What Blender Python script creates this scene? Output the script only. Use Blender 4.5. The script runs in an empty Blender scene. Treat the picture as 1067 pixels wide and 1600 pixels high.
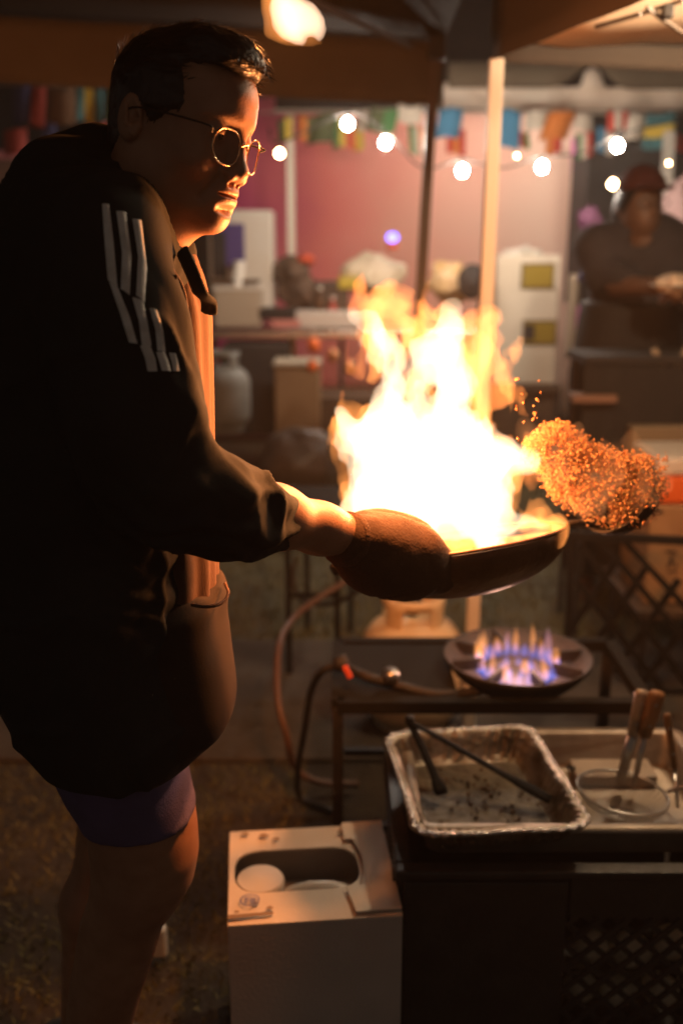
import bpy, math, random
import numpy as np
from mathutils import Vector, Matrix
from mathutils.bvhtree import BVHTree

R = math.radians
random.seed(4)
sc = bpy.context.scene
col = sc.collection

# ------------------------------------------------------------------ camera, world, light, exposure
CAM_Z, PITCH, FOC = 1.45, R(15), 1556.0
cd = bpy.data.cameras.new('camera')
cd.sensor_fit = 'VERTICAL'; cd.sensor_height = 36; cd.sensor_width = 24
cd.lens = FOC / 1600 * 36
cd.clip_start = .02; cd.clip_end = 200
cd.dof.use_dof = True; cd.dof.focus_distance = 1.20; cd.dof.aperture_fstop = 2.5
cam = bpy.data.objects.new('camera', cd); col.objects.link(cam)
cam.location = (0, 0, CAM_Z); cam.rotation_euler = (math.pi / 2 - PITCH, 0, 0)
sc.camera = cam
w = bpy.data.worlds.new('World'); sc.world = w; w.use_nodes = True
wn = w.node_tree.nodes; bg = wn['Background']
bg.inputs['Color'].default_value = (1.0, .84, .70, 1); bg.inputs['Strength'].default_value = .055
sc.view_settings.view_transform = 'Standard'; sc.view_settings.look = 'None'
sc.view_settings.exposure = 0; sc.view_settings.gamma = 1; sc.view_settings.use_curve_mapping = False
sc.render.engine = 'CYCLES'
cy = sc.cycles
cy.max_bounces = 6; cy.diffuse_bounces = 3; cy.glossy_bounces = 3; cy.transmission_bounces = 6
cy.transparent_max_bounces = 48; cy.volume_bounces = 0
cy.sample_clamp_indirect = 3; cy.sample_clamp_direct = 0
cy.caustics_reflective = False; cy.caustics_refractive = False
cy.use_denoising = True

CP, SP = math.cos(PITCH), math.sin(PITCH)
def at(px, py, Y):                       # point on the line of sight at distance Y
    u = (px - 533.5) / FOC; v = (800 - py) / FOC
    t = Y / (CP + v * SP)
    return Vector((u * t, Y, CAM_Z + t * (v * CP - SP)))
def atz(px, py, z):                      # point on the line of sight at height z
    u = (px - 533.5) / FOC; v = (800 - py) / FOC
    t = (z - CAM_Z) / (v * CP - SP)
    return Vector((u * t, t * (CP + v * SP), z))

# ------------------------------------------------------------------ object helpers
def tag(o, label=None, cat=None, group=None, kind=None):
    if label: o['label'] = label
    if cat: o['category'] = cat
    if group: o['group'] = group
    if kind: o['kind'] = kind
    return o
def thing(name, loc, label, cat, group=None, rz=0):
    o = bpy.data.objects.new(name, None); col.objects.link(o)
    o.location = loc; o.rotation_euler.z = rz; o.empty_display_size = .05
    return tag(o, label, cat, group)
def mesh(name, v, f, m=None, parent=None, smooth=True, bev=0, local=False, mats=None, fm=None):
    """v are world coordinates unless local; parent's location/rotation removed otherwise"""
    me = bpy.data.meshes.new(name)
    if isinstance(v, np.ndarray): v = v.tolist()
    if isinstance(f, np.ndarray): f = f.tolist()
    me.from_pydata([tuple(p) for p in v], [], f)
    for mm in (mats or ([m] if m else [])): me.materials.append(mm)
    if fm is not None: me.polygons.foreach_set('material_index', fm)
    if smooth: me.polygons.foreach_set('use_smooth', [True] * len(me.polygons))
    me.update()
    o = bpy.data.objects.new(name, me); col.objects.link(o)
    if parent is not None:
        o.parent = parent
        if not local:
            root = parent; M = Matrix.Identity(4)
            while root is not None:
                M = root.matrix_basis_() @ M if False else (Matrix.LocRotScale(root.location, root.rotation_euler, root.scale) @ M)
                root = root.parent
            me.transform(M.inverted()); me.update()
    if bev:
        b = o.modifiers.new('bevel', 'BEVEL'); b.width = bev; b.segments = 2; b.limit_method = 'ANGLE'; b.angle_limit = R(40)
        if smooth:
            me.polygons.foreach_set('use_smooth', [False] * len(me.polygons))
    return o
def join(parts):
    V, F, n = [], [], 0
    for v, f in parts:
        V += [tuple(p) for p in v]; F += [tuple(i + n for i in q) for q in f]; n += len(v)
    return V, F
def box(c, s, rz=0, rx=0, ry=0):
    M = Matrix.Translation(Vector(c)) @ Matrix.Rotation(rz, 4, 'Z') @ Matrix.Rotation(ry, 4, 'Y') @ Matrix.Rotation(rx, 4, 'X')
    x, y, z = s[0] / 2, s[1] / 2, s[2] / 2
    v = [M @ Vector((a * x, b * y, d * z)) for a in (-1, 1) for b in (-1, 1) for d in (-1, 1)]
    return v, [(0, 1, 3, 2), (4, 6, 7, 5), (0, 4, 5, 1), (2, 3, 7, 6), (0, 2, 6, 4), (1, 5, 7, 3)]
def tube(pts, r, n=10, close=False, flat=None, up=None):
    """swept tube; r number or list; flat=(a,b) gives an elliptical or square section scale"""
    P = [Vector(p) for p in pts]; V, F = [], []
    N = len(P); prev = None
    for i, p in enumerate(P):
        if close: t = P[(i + 1) % N] - P[i - 1]
        else: t = P[min(i + 1, N - 1)] - P[max(i - 1, 0)]
        t.normalize()
        if prev is None:
            a = Vector(up) if up else (Vector((0, 0, 1)) if abs(t.z) < .9 else Vector((1, 0, 0)))
        else: a = prev
        a = (a - t * a.dot(t)).normalized(); prev = a
        b = t.cross(a)
        rr = r[i] if isinstance(r, (list, tuple)) else r
        fa, fb = flat or (1, 1)
        for k in range(n):
            q = 2 * math.pi * (k + .5) / n
            V.append(p + a * (math.cos(q) * rr * fa) + b * (math.sin(q) * rr * fb))
    for i in range(N if close else N - 1):
        j = (i + 1) % N
        for k in range(n):
            F.append((i * n + k, i * n + (k + 1) % n, j * n + (k + 1) % n, j * n + k))
    if not close:
        F.append(tuple(range(n - 1, -1, -1))); F.append(tuple((N - 1) * n + k for k in range(n)))
    return V, F
def lathe(prof, c, n=40, M=None, cap=True):
    """prof list of (r,z) about Z at c, optional 3x3/4x4 rotation M"""
    V, F = [], []
    M = M or Matrix.Identity(3); c = Vector(c)
    for r, z in prof:
        for k in range(n):
            q = 2 * math.pi * k / n
            V.append(c + M @ Vector((r * math.cos(q), r * math.sin(q), z)))
    for i in range(len(prof) - 1):
        for k in range(n):
            F.append((i * n + k, i * n + (k + 1) % n, (i + 1) * n + (k + 1) % n, (i + 1) * n + k))
    if cap:
        if prof[0][0] > 1e-4: F.append(tuple(range(n - 1, -1, -1)))
        if prof[-1][0] > 1e-4: F.append(tuple((len(prof) - 1) * n + k for k in range(n)))
    return V, F
def curve(pts, n=8):                      # Catmull-Rom
    P = [Vector(p) for p in pts]; out = []
    P = [P[0] * 2 - P[1]] + P + [P[-1] * 2 - P[-2]]
    for i in range(1, len(P) - 2):
        for k in range(n):
            t = k / n; a, b, c, d = P[i - 1:i + 3]
            out.append(.5 * ((2 * b) + (c - a) * t + (2 * a - 5 * b + 4 * c - d) * t * t + (3 * b - a - 3 * c + d) * t ** 3))
    out.append(P[-2]); return out
def sheet(A, B, C, D, nu=12, nv=6, fn=None):   # A-B bottom/left-right, D-C top
    A, B, C, D = map(Vector, (A, B, C, D)); V, F = [], []
    nrm = (B - A).cross(D - A).normalized()
    for j in range(nv + 1):
        for i in range(nu + 1):
            u, v = i / nu, j / nv
            p = A * (1 - u) * (1 - v) + B * u * (1 - v) + C * u * v + D * (1 - u) * v
            if fn: p = p + fn(u, v, nrm)
            V.append(p)
    for j in range(nv):
        for i in range(nu):
            a = j * (nu + 1) + i; F.append((a, a + 1, a + nu + 2, a + nu + 1))
    return V, F
def solidify(o, t):
    m = o.modifiers.new('thickness', 'SOLIDIFY'); m.thickness = t; m.offset = 0; return o

# ------------------------------------------------------------------ materials
def M(name, c, rough=.6, metal=0, c2=None, scale=20, bump=0, bscale=80, spec=.5, sheen=0, detail=4, stops=(.35, .65), alpha=1, trans=0, sss=0, aniso=None, coat=0):
    m = bpy.data.materials.new(name); m.use_nodes = True
    nt = m.node_tree; N = nt.nodes; L = nt.links; b = N['Principled BSDF']
    b.inputs['Base Color'].default_value = (*c, 1); b.inputs['Roughness'].default_value = rough
    b.inputs['Metallic'].default_value = metal; b.inputs['Specular IOR Level'].default_value = spec
    b.inputs['Sheen Weight'].default_value = sheen; b.inputs['Alpha'].default_value = alpha
    b.inputs['Transmission Weight'].default_value = trans; b.inputs['Coat Weight'].default_value = coat
    if sss:
        b.inputs['Subsurface Weight'].default_value = sss; b.inputs['Subsurface Scale'].default_value = .01
        b.inputs['Subsurface Radius'].default_value = (1, .35, .15)
    tc = N.new('ShaderNodeTexCoord')
    src = tc.outputs['Object']
    if aniso:
        mp = N.new('ShaderNodeMapping'); mp.inputs['Scale'].default_value = aniso; L.new(src, mp.inputs['Vector']); src = mp.outputs['Vector']
    if c2:
        n = N.new('ShaderNodeTexNoise'); n.inputs['Scale'].default_value = scale; n.inputs['Detail'].default_value = detail
        L.new(src, n.inputs['Vector'])
        r = N.new('ShaderNodeValToRGB'); r.color_ramp.elements[0].position = stops[0]; r.color_ramp.elements[1].position = stops[1]
        r.color_ramp.elements[0].color = (*c, 1); r.color_ramp.elements[1].color = (*c2, 1)
        L.new(n.outputs['Fac'], r.inputs['Fac']); L.new(r.outputs['Color'], b.inputs['Base Color'])
        rr = N.new('ShaderNodeMapRange'); rr.inputs['To Min'].default_value = max(0, rough - .12); rr.inputs['To Max'].default_value = min(1, rough + .12)
        L.new(n.outputs['Fac'], rr.inputs['Value']); L.new(rr.outputs['Result'], b.inputs['Roughness'])
    if bump:
        n2 = N.new('ShaderNodeTexNoise'); n2.inputs['Scale'].default_value = bscale; n2.inputs['Detail'].default_value = 5
        L.new(src, n2.inputs['Vector'])
        bp = N.new('ShaderNodeBump'); bp.inputs['Strength'].default_value = bump; bp.inputs['Distance'].default_value = .01
        L.new(n2.outputs['Fac'], bp.inputs['Height']); L.new(bp.outputs['Normal'], b.inputs['Normal'])
    return m
def EM(name, c, s):
    m = bpy.data.materials.new(name); m.use_nodes = True; nt = m.node_tree
    nt.nodes.remove(nt.nodes['Principled BSDF'])
    e = nt.nodes.new('ShaderNodeEmission'); e.inputs[0].default_value = (*c, 1); e.inputs[1].default_value = s
    nt.links.new(e.outputs[0], nt.nodes['Material Output'].inputs['Surface']); return m
def FIRE(name, c, s):                      # glowing gas: even volume emission, no surface
    m = bpy.data.materials.new(name); m.use_nodes = True; nt = m.node_tree
    nt.nodes.remove(nt.nodes['Principled BSDF'])
    e = nt.nodes.new('ShaderNodeEmission'); e.inputs[0].default_value = (*c, 1); e.inputs[1].default_value = s
    nt.links.new(e.outputs[0], nt.nodes['Material Output'].inputs['Volume']); return m

black_cloth = M('black_jersey', (.024, .026, .026), .9, c2=(.034, .035, .034), scale=9, bump=.12, bscale=600, spec=.08)
black_cotton = M('black_cotton', (.030, .020, .015), .9, c2=(.040, .027, .020), scale=14, bump=.06, bscale=300, spec=.2)
stripe_m = M('white_tape', (.88, .84, .78), .5, c2=(.66, .61, .54), scale=60, bump=.15, bscale=500, stops=(.4, .8))
tan_cloth = M('tan_canvas', (.14, .062, .03), .9, c2=(.10, .045, .021), scale=12, bump=.2, bscale=350, aniso=(3, 3, .5))
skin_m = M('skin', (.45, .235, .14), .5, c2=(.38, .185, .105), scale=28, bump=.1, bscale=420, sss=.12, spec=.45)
lip_m = M('lip', (.42, .16, .12), .4)
hair_m = M('black_hair', (.012, .009, .008), .42, spec=.5)
short_m = M('purple_blue_shorts', (.13, .10, .22), .85, c2=(.10, .08, .17), scale=18, bump=.2, bscale=350)
glove_m = M('brown_mitt', (.085, .040, .02), .9, c2=(.065, .030, .015), scale=18, bump=.15, bscale=260)
wire_m = M('gold_wire', (.75, .5, .3), .25, 1)
lens_m = bpy.data.materials.new('clear_lens'); lens_m.use_nodes = True; _n = lens_m.node_tree; _n.nodes.remove(_n.nodes['Principled BSDF'])
_t = _n.nodes.new('ShaderNodeBsdfTransparent'); _g = _n.nodes.new('ShaderNodeBsdfGlossy'); _g.inputs['Roughness'].default_value = .03; _x = _n.nodes.new('ShaderNodeMixShader'); _f = _n.nodes.new('ShaderNodeFresnel'); _f.inputs[0].default_value = 1.5
_t.inputs[0].default_value = (.93, .93, .93, 1)
_x.inputs[0].default_value = .06; _n.nodes.remove(_f); _n.links.new(_t.outputs[0], _x.inputs[1]); _n.links.new(_g.outputs[0], _x.inputs[2]); _n.links.new(_x.outputs[0], _n.nodes['Material Output'].inputs['Surface'])
iron = M('black_iron', (.013, .011, .010), .65, .1, c2=(.026, .018, .014), scale=30, bump=.4, bscale=120)
wok_m = M('carbon_steel_wok', (.20, .10, .05), .5, .35, c2=(.12, .06, .03), scale=11, bump=.25, bscale=60)
wok_rim = M('polished_rim', (.5, .38, .28), .35, 1)
steel = M('stainless', (.55, .52, .48), .32, 1, c2=(.42, .39, .35), scale=14, bump=.1, bscale=40)
steel_soft = M('greasy_stainless', (.46, .38, .30), .5, .55, c2=(.30, .24, .18), scale=9, bump=.15, bscale=70)
foil = M('aluminium_foil', (.55, .48, .38), .36, .8, c2=(.22, .17, .11), scale=18, bump=.8, bscale=75)
foil_rim = M('foil_rim', (.90, .86, .80), .25, .9, bump=1, bscale=120)
plastic_black = M('black_plastic', (.035, .031, .028), .42, c2=(.05, .044, .038), scale=20, bump=.15, bscale=90)
rubber = M('black_rubber', (.03, .026, .024), .5)
hose_brown = M('brown_hose', (.11, .05, .028), .5)
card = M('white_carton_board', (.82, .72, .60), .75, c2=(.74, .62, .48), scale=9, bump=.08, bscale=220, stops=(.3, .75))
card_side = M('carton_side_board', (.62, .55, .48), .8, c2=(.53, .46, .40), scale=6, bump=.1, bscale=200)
card_edge = M('carton_cut_edge', (.30, .20, .12), .9)
stain = M('grease_stain', (.36, .24, .13), .7)
ink = M('blue_ink', (.07, .08, .28), .7)
kraft = M('kraft_cardboard', (.42, .25, .12), .85, c2=(.34, .19, .09), scale=8, bump=.1, bscale=150)
cream_paint = M('cream_tank_paint', (.85, .66, .42), .4, c2=(.74, .54, .32), scale=9, bump=.08, bscale=60)
grey_tank = M('grey_tank_paint', (.20, .20, .18), .6, c2=(.14, .135, .12), scale=9)
matte_black = M('matte_black', (.011, .010, .009), .8, spec=.12)
wood = M('wood_handle', (.42, .22, .09), .5, c2=(.30, .14, .05), scale=30, aniso=(4, 4, .6), bump=.15, bscale=90)
white_pl = M('white_plastic', (.78, .72, .64), .35, c2=(.7, .62, .52), scale=14)
rice_m = M('fried_rice', (.46, .27, .14), .9, c2=(.28, .15, .07), scale=8, stops=(.3, .7), sss=.5)
white_m = M('white_paint', (.60, .52, .42), .5, c2=(.62, .56, .48), scale=5)
dark_m = M('dark_matter', (.016, .013, .012), .8, c2=(.028, .021, .017), scale=6)
brown_m = M('dark_brown_wood', (.055, .03, .018), .6, c2=(.09, .05, .026), scale=6)
purple_m = M('deep_purple', (.06, .04, .16), .5)
yellow_m = M('mustard', (.50, .36, .04), .5)
red_m = M('red_print', (.60, .08, .03), .6)
orange_m = M('orange_plastic', (.85, .16, .03), .4)
green_m = M('leafy_green', (.10, .20, .05), .7)
alu = M('tent_pole', (.80, .72, .60), .5, .1)
pole_dark = M('dark_pole', (.10, .07, .05), .5, .3)
tent_brown = M('brown_tent_fabric', (.15, .115, .075), .9, c2=(.12, .088, .055), scale=3, bump=.2, bscale=7)
tent_black = M('black_tent_fabric', (.022, .018, .015), .95, c2=(.016, .013, .011), scale=2, spec=.1)
tent_dark = M('dark_tent_fabric', (.065, .048, .036), .9, c2=(.05, .038, .03), scale=2, bump=.2, bscale=5)
tent_cream = M('cream_tent_lining', (.80, .64, .46), .85, c2=(.70, .52, .36), scale=2.2, bump=.35, bscale=4)
tent_white = M('white_tent_fabric', (.80, .70, .58), .85, c2=(.7, .58, .46), scale=3, bump=.3, bscale=5)

# ------------------------------------------------------------------ implicit surfaces
_T = np.random.RandomState(7).rand(32, 32, 32).astype(np.float32) * 2 - 1
def vn(x, y, z, s, seed=0):
    x = np.asarray(x * s + seed * 3.7, np.float32); y = np.asarray(y * s + seed * 1.9, np.float32); z = np.asarray(z * s - seed * 2.3, np.float32)
    x, y, z = np.broadcast_arrays(x, y, z)
    i, j, k = np.floor(x).astype(np.int32), np.floor(y).astype(np.int32), np.floor(z).astype(np.int32)
    a, b, c = x - i, y - j, z - k
    a = a * a * (3 - 2 * a); b = b * b * (3 - 2 * b); c = c * c * (3 - 2 * c)
    i &= 31; j &= 31; k &= 31; i1 = (i + 1) & 31; j1 = (j + 1) & 31; k1 = (k + 1) & 31
    def l(p, q, t): return p + (q - p) * t
    return l(l(l(_T[i, j, k], _T[i1, j, k], a), l(_T[i, j1, k], _T[i1, j1, k], a), b),
             l(l(_T[i, j, k1], _T[i1, j, k1], a), l(_T[i, j1, k1], _T[i1, j1, k1], a), b), c)
def smin(a, b, k):
    h = np.maximum(k - np.abs(a - b), 0) / k
    return np.minimum(a, b) - h * h * k * .25
def smax(a, b, k): return -smin(-a, -b, k)
def ell(p, c, r, Mx=None):
    x, y, z = p[0] - c[0], p[1] - c[1], p[2] - c[2]
    if Mx is not None:
        x, y, z = (Mx[0][0] * x + Mx[1][0] * y + Mx[2][0] * z, Mx[0][1] * x + Mx[1][1] * y + Mx[2][1] * z, Mx[0][2] * x + Mx[1][2] * y + Mx[2][2] * z)
    k0 = np.sqrt((x / r[0]) ** 2 + (y / r[1]) ** 2 + (z / r[2]) ** 2)
    k1 = np.sqrt((x / r[0] ** 2) ** 2 + (y / r[1] ** 2) ** 2 + (z / r[2] ** 2) ** 2) + 1e-9
    return k0 * (k0 - 1) / k1
def capx(p, a, b, ra, rb, fy=1.0):
    ax, ay, az = a; dx, dy, dz = b[0] - ax, b[1] - ay, b[2] - az
    x, y, z = p[0] - ax, p[1] - ay, p[2] - az
    t = np.clip((x * dx + y * dy + z * dz) / (dx * dx + dy * dy + dz * dz), 0, 1)
    return np.sqrt((x - t * dx) ** 2 + ((y - t * dy) / fy) ** 2 + (z - t * dz) ** 2) - (ra + (rb - ra) * t)
def chain(p, pts, k=.02):
    d = None
    for (a, ra), (b, rb) in zip(pts[:-1], pts[1:]):
        e = capx(p, a, b, ra, rb); d = e if d is None else smin(d, e, k)
    return d
def rows(p, R_, n=2.2):
    """generalised cylinder: rows (z, x0, x1, yc, ry) from top to bottom"""
    R_ = sorted(R_); z = [r[0] for r in R_]
    f = lambda i: np.interp(p[2], z, [r[i] for r in R_]).astype(np.float32)
    x0, x1, yc, ry = f(1), f(2), f(3), f(4)
    cx, rx = (x0 + x1) / 2, (x1 - x0) / 2
    q = (np.abs((p[0] - cx) / rx) ** n + np.abs((p[1] - yc) / ry) ** n) ** (1 / n)
    return np.maximum((q - 1) * np.minimum(rx, ry) * .9, np.maximum(z[0] - p[2], p[2] - z[-1]))
def pxrows(L, yc):
    """(py, px_back, px_front, yc, ry) -> world rows"""
    out = []
    for py, b, f_, y, ry in L:
        A, B = at(b, py, y), at(f_, py, y); out.append((A.z, A.x, B.x, y, ry))
    return out
def nets(f, lo, hi, h):
    ax = [np.arange(lo[i], hi[i] + h, h, dtype=np.float32) for i in range(3)]
    p = (ax[0][:, None, None], ax[1][None, :, None], ax[2][None, None, :])
    V = np.broadcast_to(f(p), (len(ax[0]), len(ax[1]), len(ax[2]))).astype(np.float32)
    S = V < 0
    cs = [(a, b, c) for a in (0, 1) for b in (0, 1) for c in (0, 1)]
    sl = lambda A, o: A[o[0]:A.shape[0] - 1 + o[0], o[1]:A.shape[1] - 1 + o[1], o[2]:A.shape[2] - 1 + o[2]]
    cnt = sum(sl(S, o).astype(np.int8) for o in cs)
    act = (cnt > 0) & (cnt < 8); I = np.argwhere(act)
    if len(I) == 0: raise RuntimeError('empty field')
    vals = {o: V[I[:, 0] + o[0], I[:, 1] + o[1], I[:, 2] + o[2]] for o in cs}
    acc = np.zeros((len(I), 3)); num = np.zeros(len(I))
    for a in cs:
        for d in range(3):
            if a[d] == 0:
                b = tuple(1 if i == d else a[i] for i in range(3))
                va, vb = vals[a], vals[b]; m = (va < 0) != (vb < 0)
                t = np.where(m, va / np.where(m, va - vb, 1), 0)
                P = np.array(a, float)[None, :].repeat(len(I), 0); P[:, d] += t
                acc += P * m[:, None]; num += m
    verts = (I + acc / num[:, None]) * h + np.array(lo)
    idm = -np.ones(act.shape, np.int64); idm[act] = np.arange(len(I))
    F = []
    for d in range(3):
        e1, e2 = [(1, 2), (2, 0), (0, 1)][d]
        A = S[tuple(slice(None, -1) if i == d else slice(None) for i in range(3))]
        B = S[tuple(slice(1, None) if i == d else slice(None) for i in range(3))]
        E = np.argwhere(A != B)
        ok = (E[:, e1] > 0) & (E[:, e2] > 0) & (E[:, e1] < act.shape[e1]) & (E[:, e2] < act.shape[e2])
        E = E[ok]; sgn = A[E[:, 0], E[:, 1], E[:, 2]]
        q = []
        for o1, o2 in ((-1, -1), (0, -1), (0, 0), (-1, 0)):
            G = E.copy(); G[:, e1] += o1; G[:, e2] += o2; q.append(idm[G[:, 0], G[:, 1], G[:, 2]])
        q = np.stack(q, 1); q[~sgn] = q[~sgn][:, ::-1]; F.append(q)
    F = np.concatenate(F); F = F[(F >= 0).all(1)]
    return verts, F
def vnormals(v, f):
    n = np.cross(v[f[:, 2]] - v[f[:, 0]], v[f[:, 3]] - v[f[:, 1]]); N = np.zeros_like(v)
    for i in range(4): np.add.at(N, f[:, i], n)
    return N / (np.linalg.norm(N, axis=1, keepdims=True) + 1e-12)
def relax(v, f, it=3, lam=.5):
    E = np.concatenate([f[:, [0, 1]], f[:, [1, 2]], f[:, [2, 3]], f[:, [3, 0]]]); E = np.concatenate([E, E[:, ::-1]])
    deg = np.bincount(E[:, 0], minlength=len(v))[:, None] + 1e-9
    for _ in range(it):
        s = np.stack([np.bincount(E[:, 0], weights=v[E[:, 1], i], minlength=len(v)) for i in range(3)], 1)
        v = v + lam * (s / deg - v)
    return v

# ================================================================== SETTING
ground_m = M('trodden_ground', (.024, .017, .011), .9, c2=(.050, .035, .020), scale=5.5, bump=.8, bscale=28, detail=8)
V, F = sheet((-14, -4, 0), (14, -4, 0), (14, 28, 0), (-14, 28, 0), 20, 20)
tag(mesh('ground', V, F, ground_m, smooth=False), kind='structure')
conc = M('worn_concrete', (.075, .055, .036), .85, c2=(.045, .032, .021), scale=4, bump=.4, bscale=40)
mesh('pavement', *box((0, 3.05, .0), (14, .9, .03)), conc, smooth=False, bev=.004)['kind'] = 'structure'
turf_m = M('grass_soil', (.06, .05, .024), .95, c2=(.11, .09, .04), scale=9, bump=.6, bscale=40)
mesh('lawn', *box((0, 6.0, .0), (20, 5.0, .02)), turf_m, smooth=False)['kind'] = 'structure'
grass_m = M('grass_blades', (.12, .12, .04), .8, c2=(.20, .16, .06), scale=3)
V, F = [], []
rg = np.random.RandomState(3)
for i in range(26000):
    if i < 20000: x, y = rg.uniform(-2.2, 2.6), 3.52 + 3.0 * rg.rand() ** 1.4
    else: x, y = rg.uniform(-1.6, -.1), rg.uniform(1.5, 2.58)
    hh = rg.uniform(.015, .05) * (1 if i < 20000 else .45); a = rg.uniform(0, 6.28); dx, dy = math.cos(a) * .003, math.sin(a) * .003
    lx, ly = rg.normal(0, .012, 2); n = len(V); z0 = .01 if i < 20000 else 0
    V += [(x - dx, y - dy, z0), (x + dx, y + dy, z0), (x + lx, y + ly, z0 + hh)]; F.append((n, n + 1, n + 2))
tag(mesh('grass', V, F, grass_m, smooth=False), 'short dry grass behind the pavement and beside the cook', 'grass', kind='stuff')
V, F = sheet((-40, 30, -1), (40, 30, -1), (40, 30, 25), (-40, 30, 25), 8, 6)
tag(mesh('sky', V, F, M('night_sky', (.01, .01, .012), 1), smooth=False), kind='structure')

hz = bpy.data.materials.new('black_lift_haze'); hz.use_nodes = True; nt = hz.node_tree; nt.nodes.remove(nt.nodes['Principled BSDF'])
pv = nt.nodes.new('ShaderNodeVolumePrincipled'); pv.inputs['Color'].default_value = (.9, .85, .8, 1); pv.inputs['Density'].default_value = .0055  # thin scattering volume added to lift the blacks and halo the fire
nt.links.new(pv.outputs[0], nt.nodes['Material Output'].inputs['Volume'])
tag(mesh('haze', *box((0, 12, 1.1), (30, 34, 4.4)), hz, smooth=False), 'thin haze added over the whole stall to lift the blacks', 'haze', kind='stuff')
# ================================================================== FLAMES
def polysdf(poly, X, Z):
    d = np.full(X.shape, 1e9); ins = np.zeros(X.shape, bool); n = len(poly)
    for i in range(n):
        ax, az = poly[i]; bx, bz = poly[(i + 1) % n]; ex, ez = bx - ax, bz - az
        t = np.clip(((X - ax) * ex + (Z - az) * ez) / (ex * ex + ez * ez + 1e-12), 0, 1)
        d = np.minimum(d, np.hypot(X - ax - t * ex, Z - az - t * ez))
        c = ((az > Z) != (bz > Z)) & (X < (bx - ax) * (Z - az) / (bz - az + 1e-12) + ax); ins ^= c
    return np.where(ins, -d, d)
def flame_mesh(pxpoly, Y0, h=.0035, Rr=.07, rag=.008, seed=0, holes=0, tmax=.11, fs=22, yw=.03, squash=1):
    P = [at(a, b, Y0) for a, b in pxpoly]; xs = [p.x for p in P]; zs = [p.z for p in P]
    poly = [(p.x, p.z) for p in P]; g = .002
    gx = np.arange(min(xs) - .04, max(xs) + .04, g); gz = np.arange(min(zs) - .04, max(zs) + .04, g)
    D2 = polysdf(poly, *np.meshgrid(gx, gz, indexing='ij')).astype(np.float32)
    def f(p):
        x, y, z = np.broadcast_arrays(*p)
        yy = y - Y0
        n1 = vn(x, yy, z * .6, fs, seed); n2 = vn(x, yy, z * .55, fs, seed + 5); n3 = vn(x, yy, z * .6, fs * 2.6, seed + 9)
        n4 = vn(x, yy, z * .5, fs * 5, seed + 11); wx = x + rag * n1 + rag * .5 * n3 + rag * .28 * n4; wz = z + rag * 1.4 * n2 + rag * .5 * n3
        i = np.clip((wx - gx[0]) / g, 0, len(gx) - 2); k = np.clip((wz - gz[0]) / g, 0, len(gz) - 2)
        i0, k0 = i.astype(int), k.astype(int); a, b = i - i0, k - k0
        d = D2[i0, k0] * (1 - a) * (1 - b) + D2[i0 + 1, k0] * a * (1 - b) + D2[i0, k0 + 1] * (1 - a) * b + D2[i0 + 1, k0 + 1] * a * b
        T = np.sqrt(np.maximum(2 * Rr * -d, 0)) * squash
        T = np.minimum(T, tmax)
        if holes: T = T * np.clip(.55 + holes * vn(x, yy * .3, z * .5, fs * 1.5, seed + 13) + holes * .6 * vn(x, yy * .3, z * .6, fs * 3.4, seed + 17), 0, 1.4)
        yc = yw * vn(x, 0 * x, z, 9, seed + 21)
        return np.where(d > 0, np.maximum(d, .001), np.abs(yy - yc) - T + np.where(T < .0015, .002, 0))
    v, q = nets(f, (min(xs) - .035, Y0 - tmax - yw - .02, min(zs) - .035), (max(xs) + .035, Y0 + tmax + yw + .02, max(zs) + .035), h)
    return relax(v, q, 2), q

FY = 1.50
core_gas = FIRE('white_hot_gas', (1, .72, .46), 30)
mid_gas = FIRE('yellow_gas', (1, .32, .07), 24)
wisp_gas = FIRE('orange_gas', (1, .27, .06), 20)
fl = thing('wok_flame', at(690, 845, FY), 'tall white hot flame roaring up out of the tilted wok', 'flame')
core_poly = [(532, 800), (545, 765), (553, 735), (548, 722), (530, 700), (516, 668), (540, 652), (572, 642), (598, 620), (600, 590), (585, 560), (570, 525), (562, 490),
             (574, 478), (590, 512), (612, 545), (640, 590), (650, 640), (656, 600), (640, 560), (648, 535), (672, 520), (684, 490), (706, 495), (724, 515), (716, 548),
             (732, 575), (733, 600), (722, 628), (748, 655), (790, 676), (820, 700), (828, 722), (818, 742), (794, 752), (790, 790), (800, 814), (826, 818), (840, 828),
             (830, 838), (800, 842), (700, 846), (640, 842), (590, 822), (555, 812)]
def flame_part(name, m, poly, Y0, **k):
    v, q = flame_mesh(poly, Y0, **k); return mesh(name, v, q, m, fl)
flame_part('flame_core', core_gas, core_poly, FY, Rr=.075, rag=.022, seed=1, tmax=.11, fs=30, squash=.72)
mid_poly = [(520, 812), (536, 770), (520, 760), (540, 738), (518, 700), (505, 668), (535, 642), (570, 632), (590, 612), (588, 590), (565, 585), (575, 560), (556, 520), (548, 480),
            (556, 455), (566, 440), (576, 425), (592, 440), (610, 462), (628, 470), (650, 468), (668, 462), (690, 480), (716, 500), (740, 505), (762, 496), (790, 510), (822, 520), (824, 540), (800, 550),
            (790, 570), (806, 590), (814, 615), (800, 640), (770, 655), (795, 672), (828, 700), (836, 728), (822, 752), (800, 762), (798, 790), (812, 806), (850, 802), (885, 804), (896, 822), (888, 842), (820, 846), (700, 850), (600, 830)]
flame_part('flame_tongue', mid_gas, mid_poly, FY + .02, Rr=.035, rag=.022, seed=2, holes=1.2, tmax=.045, fs=26, h=.0036)
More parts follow.
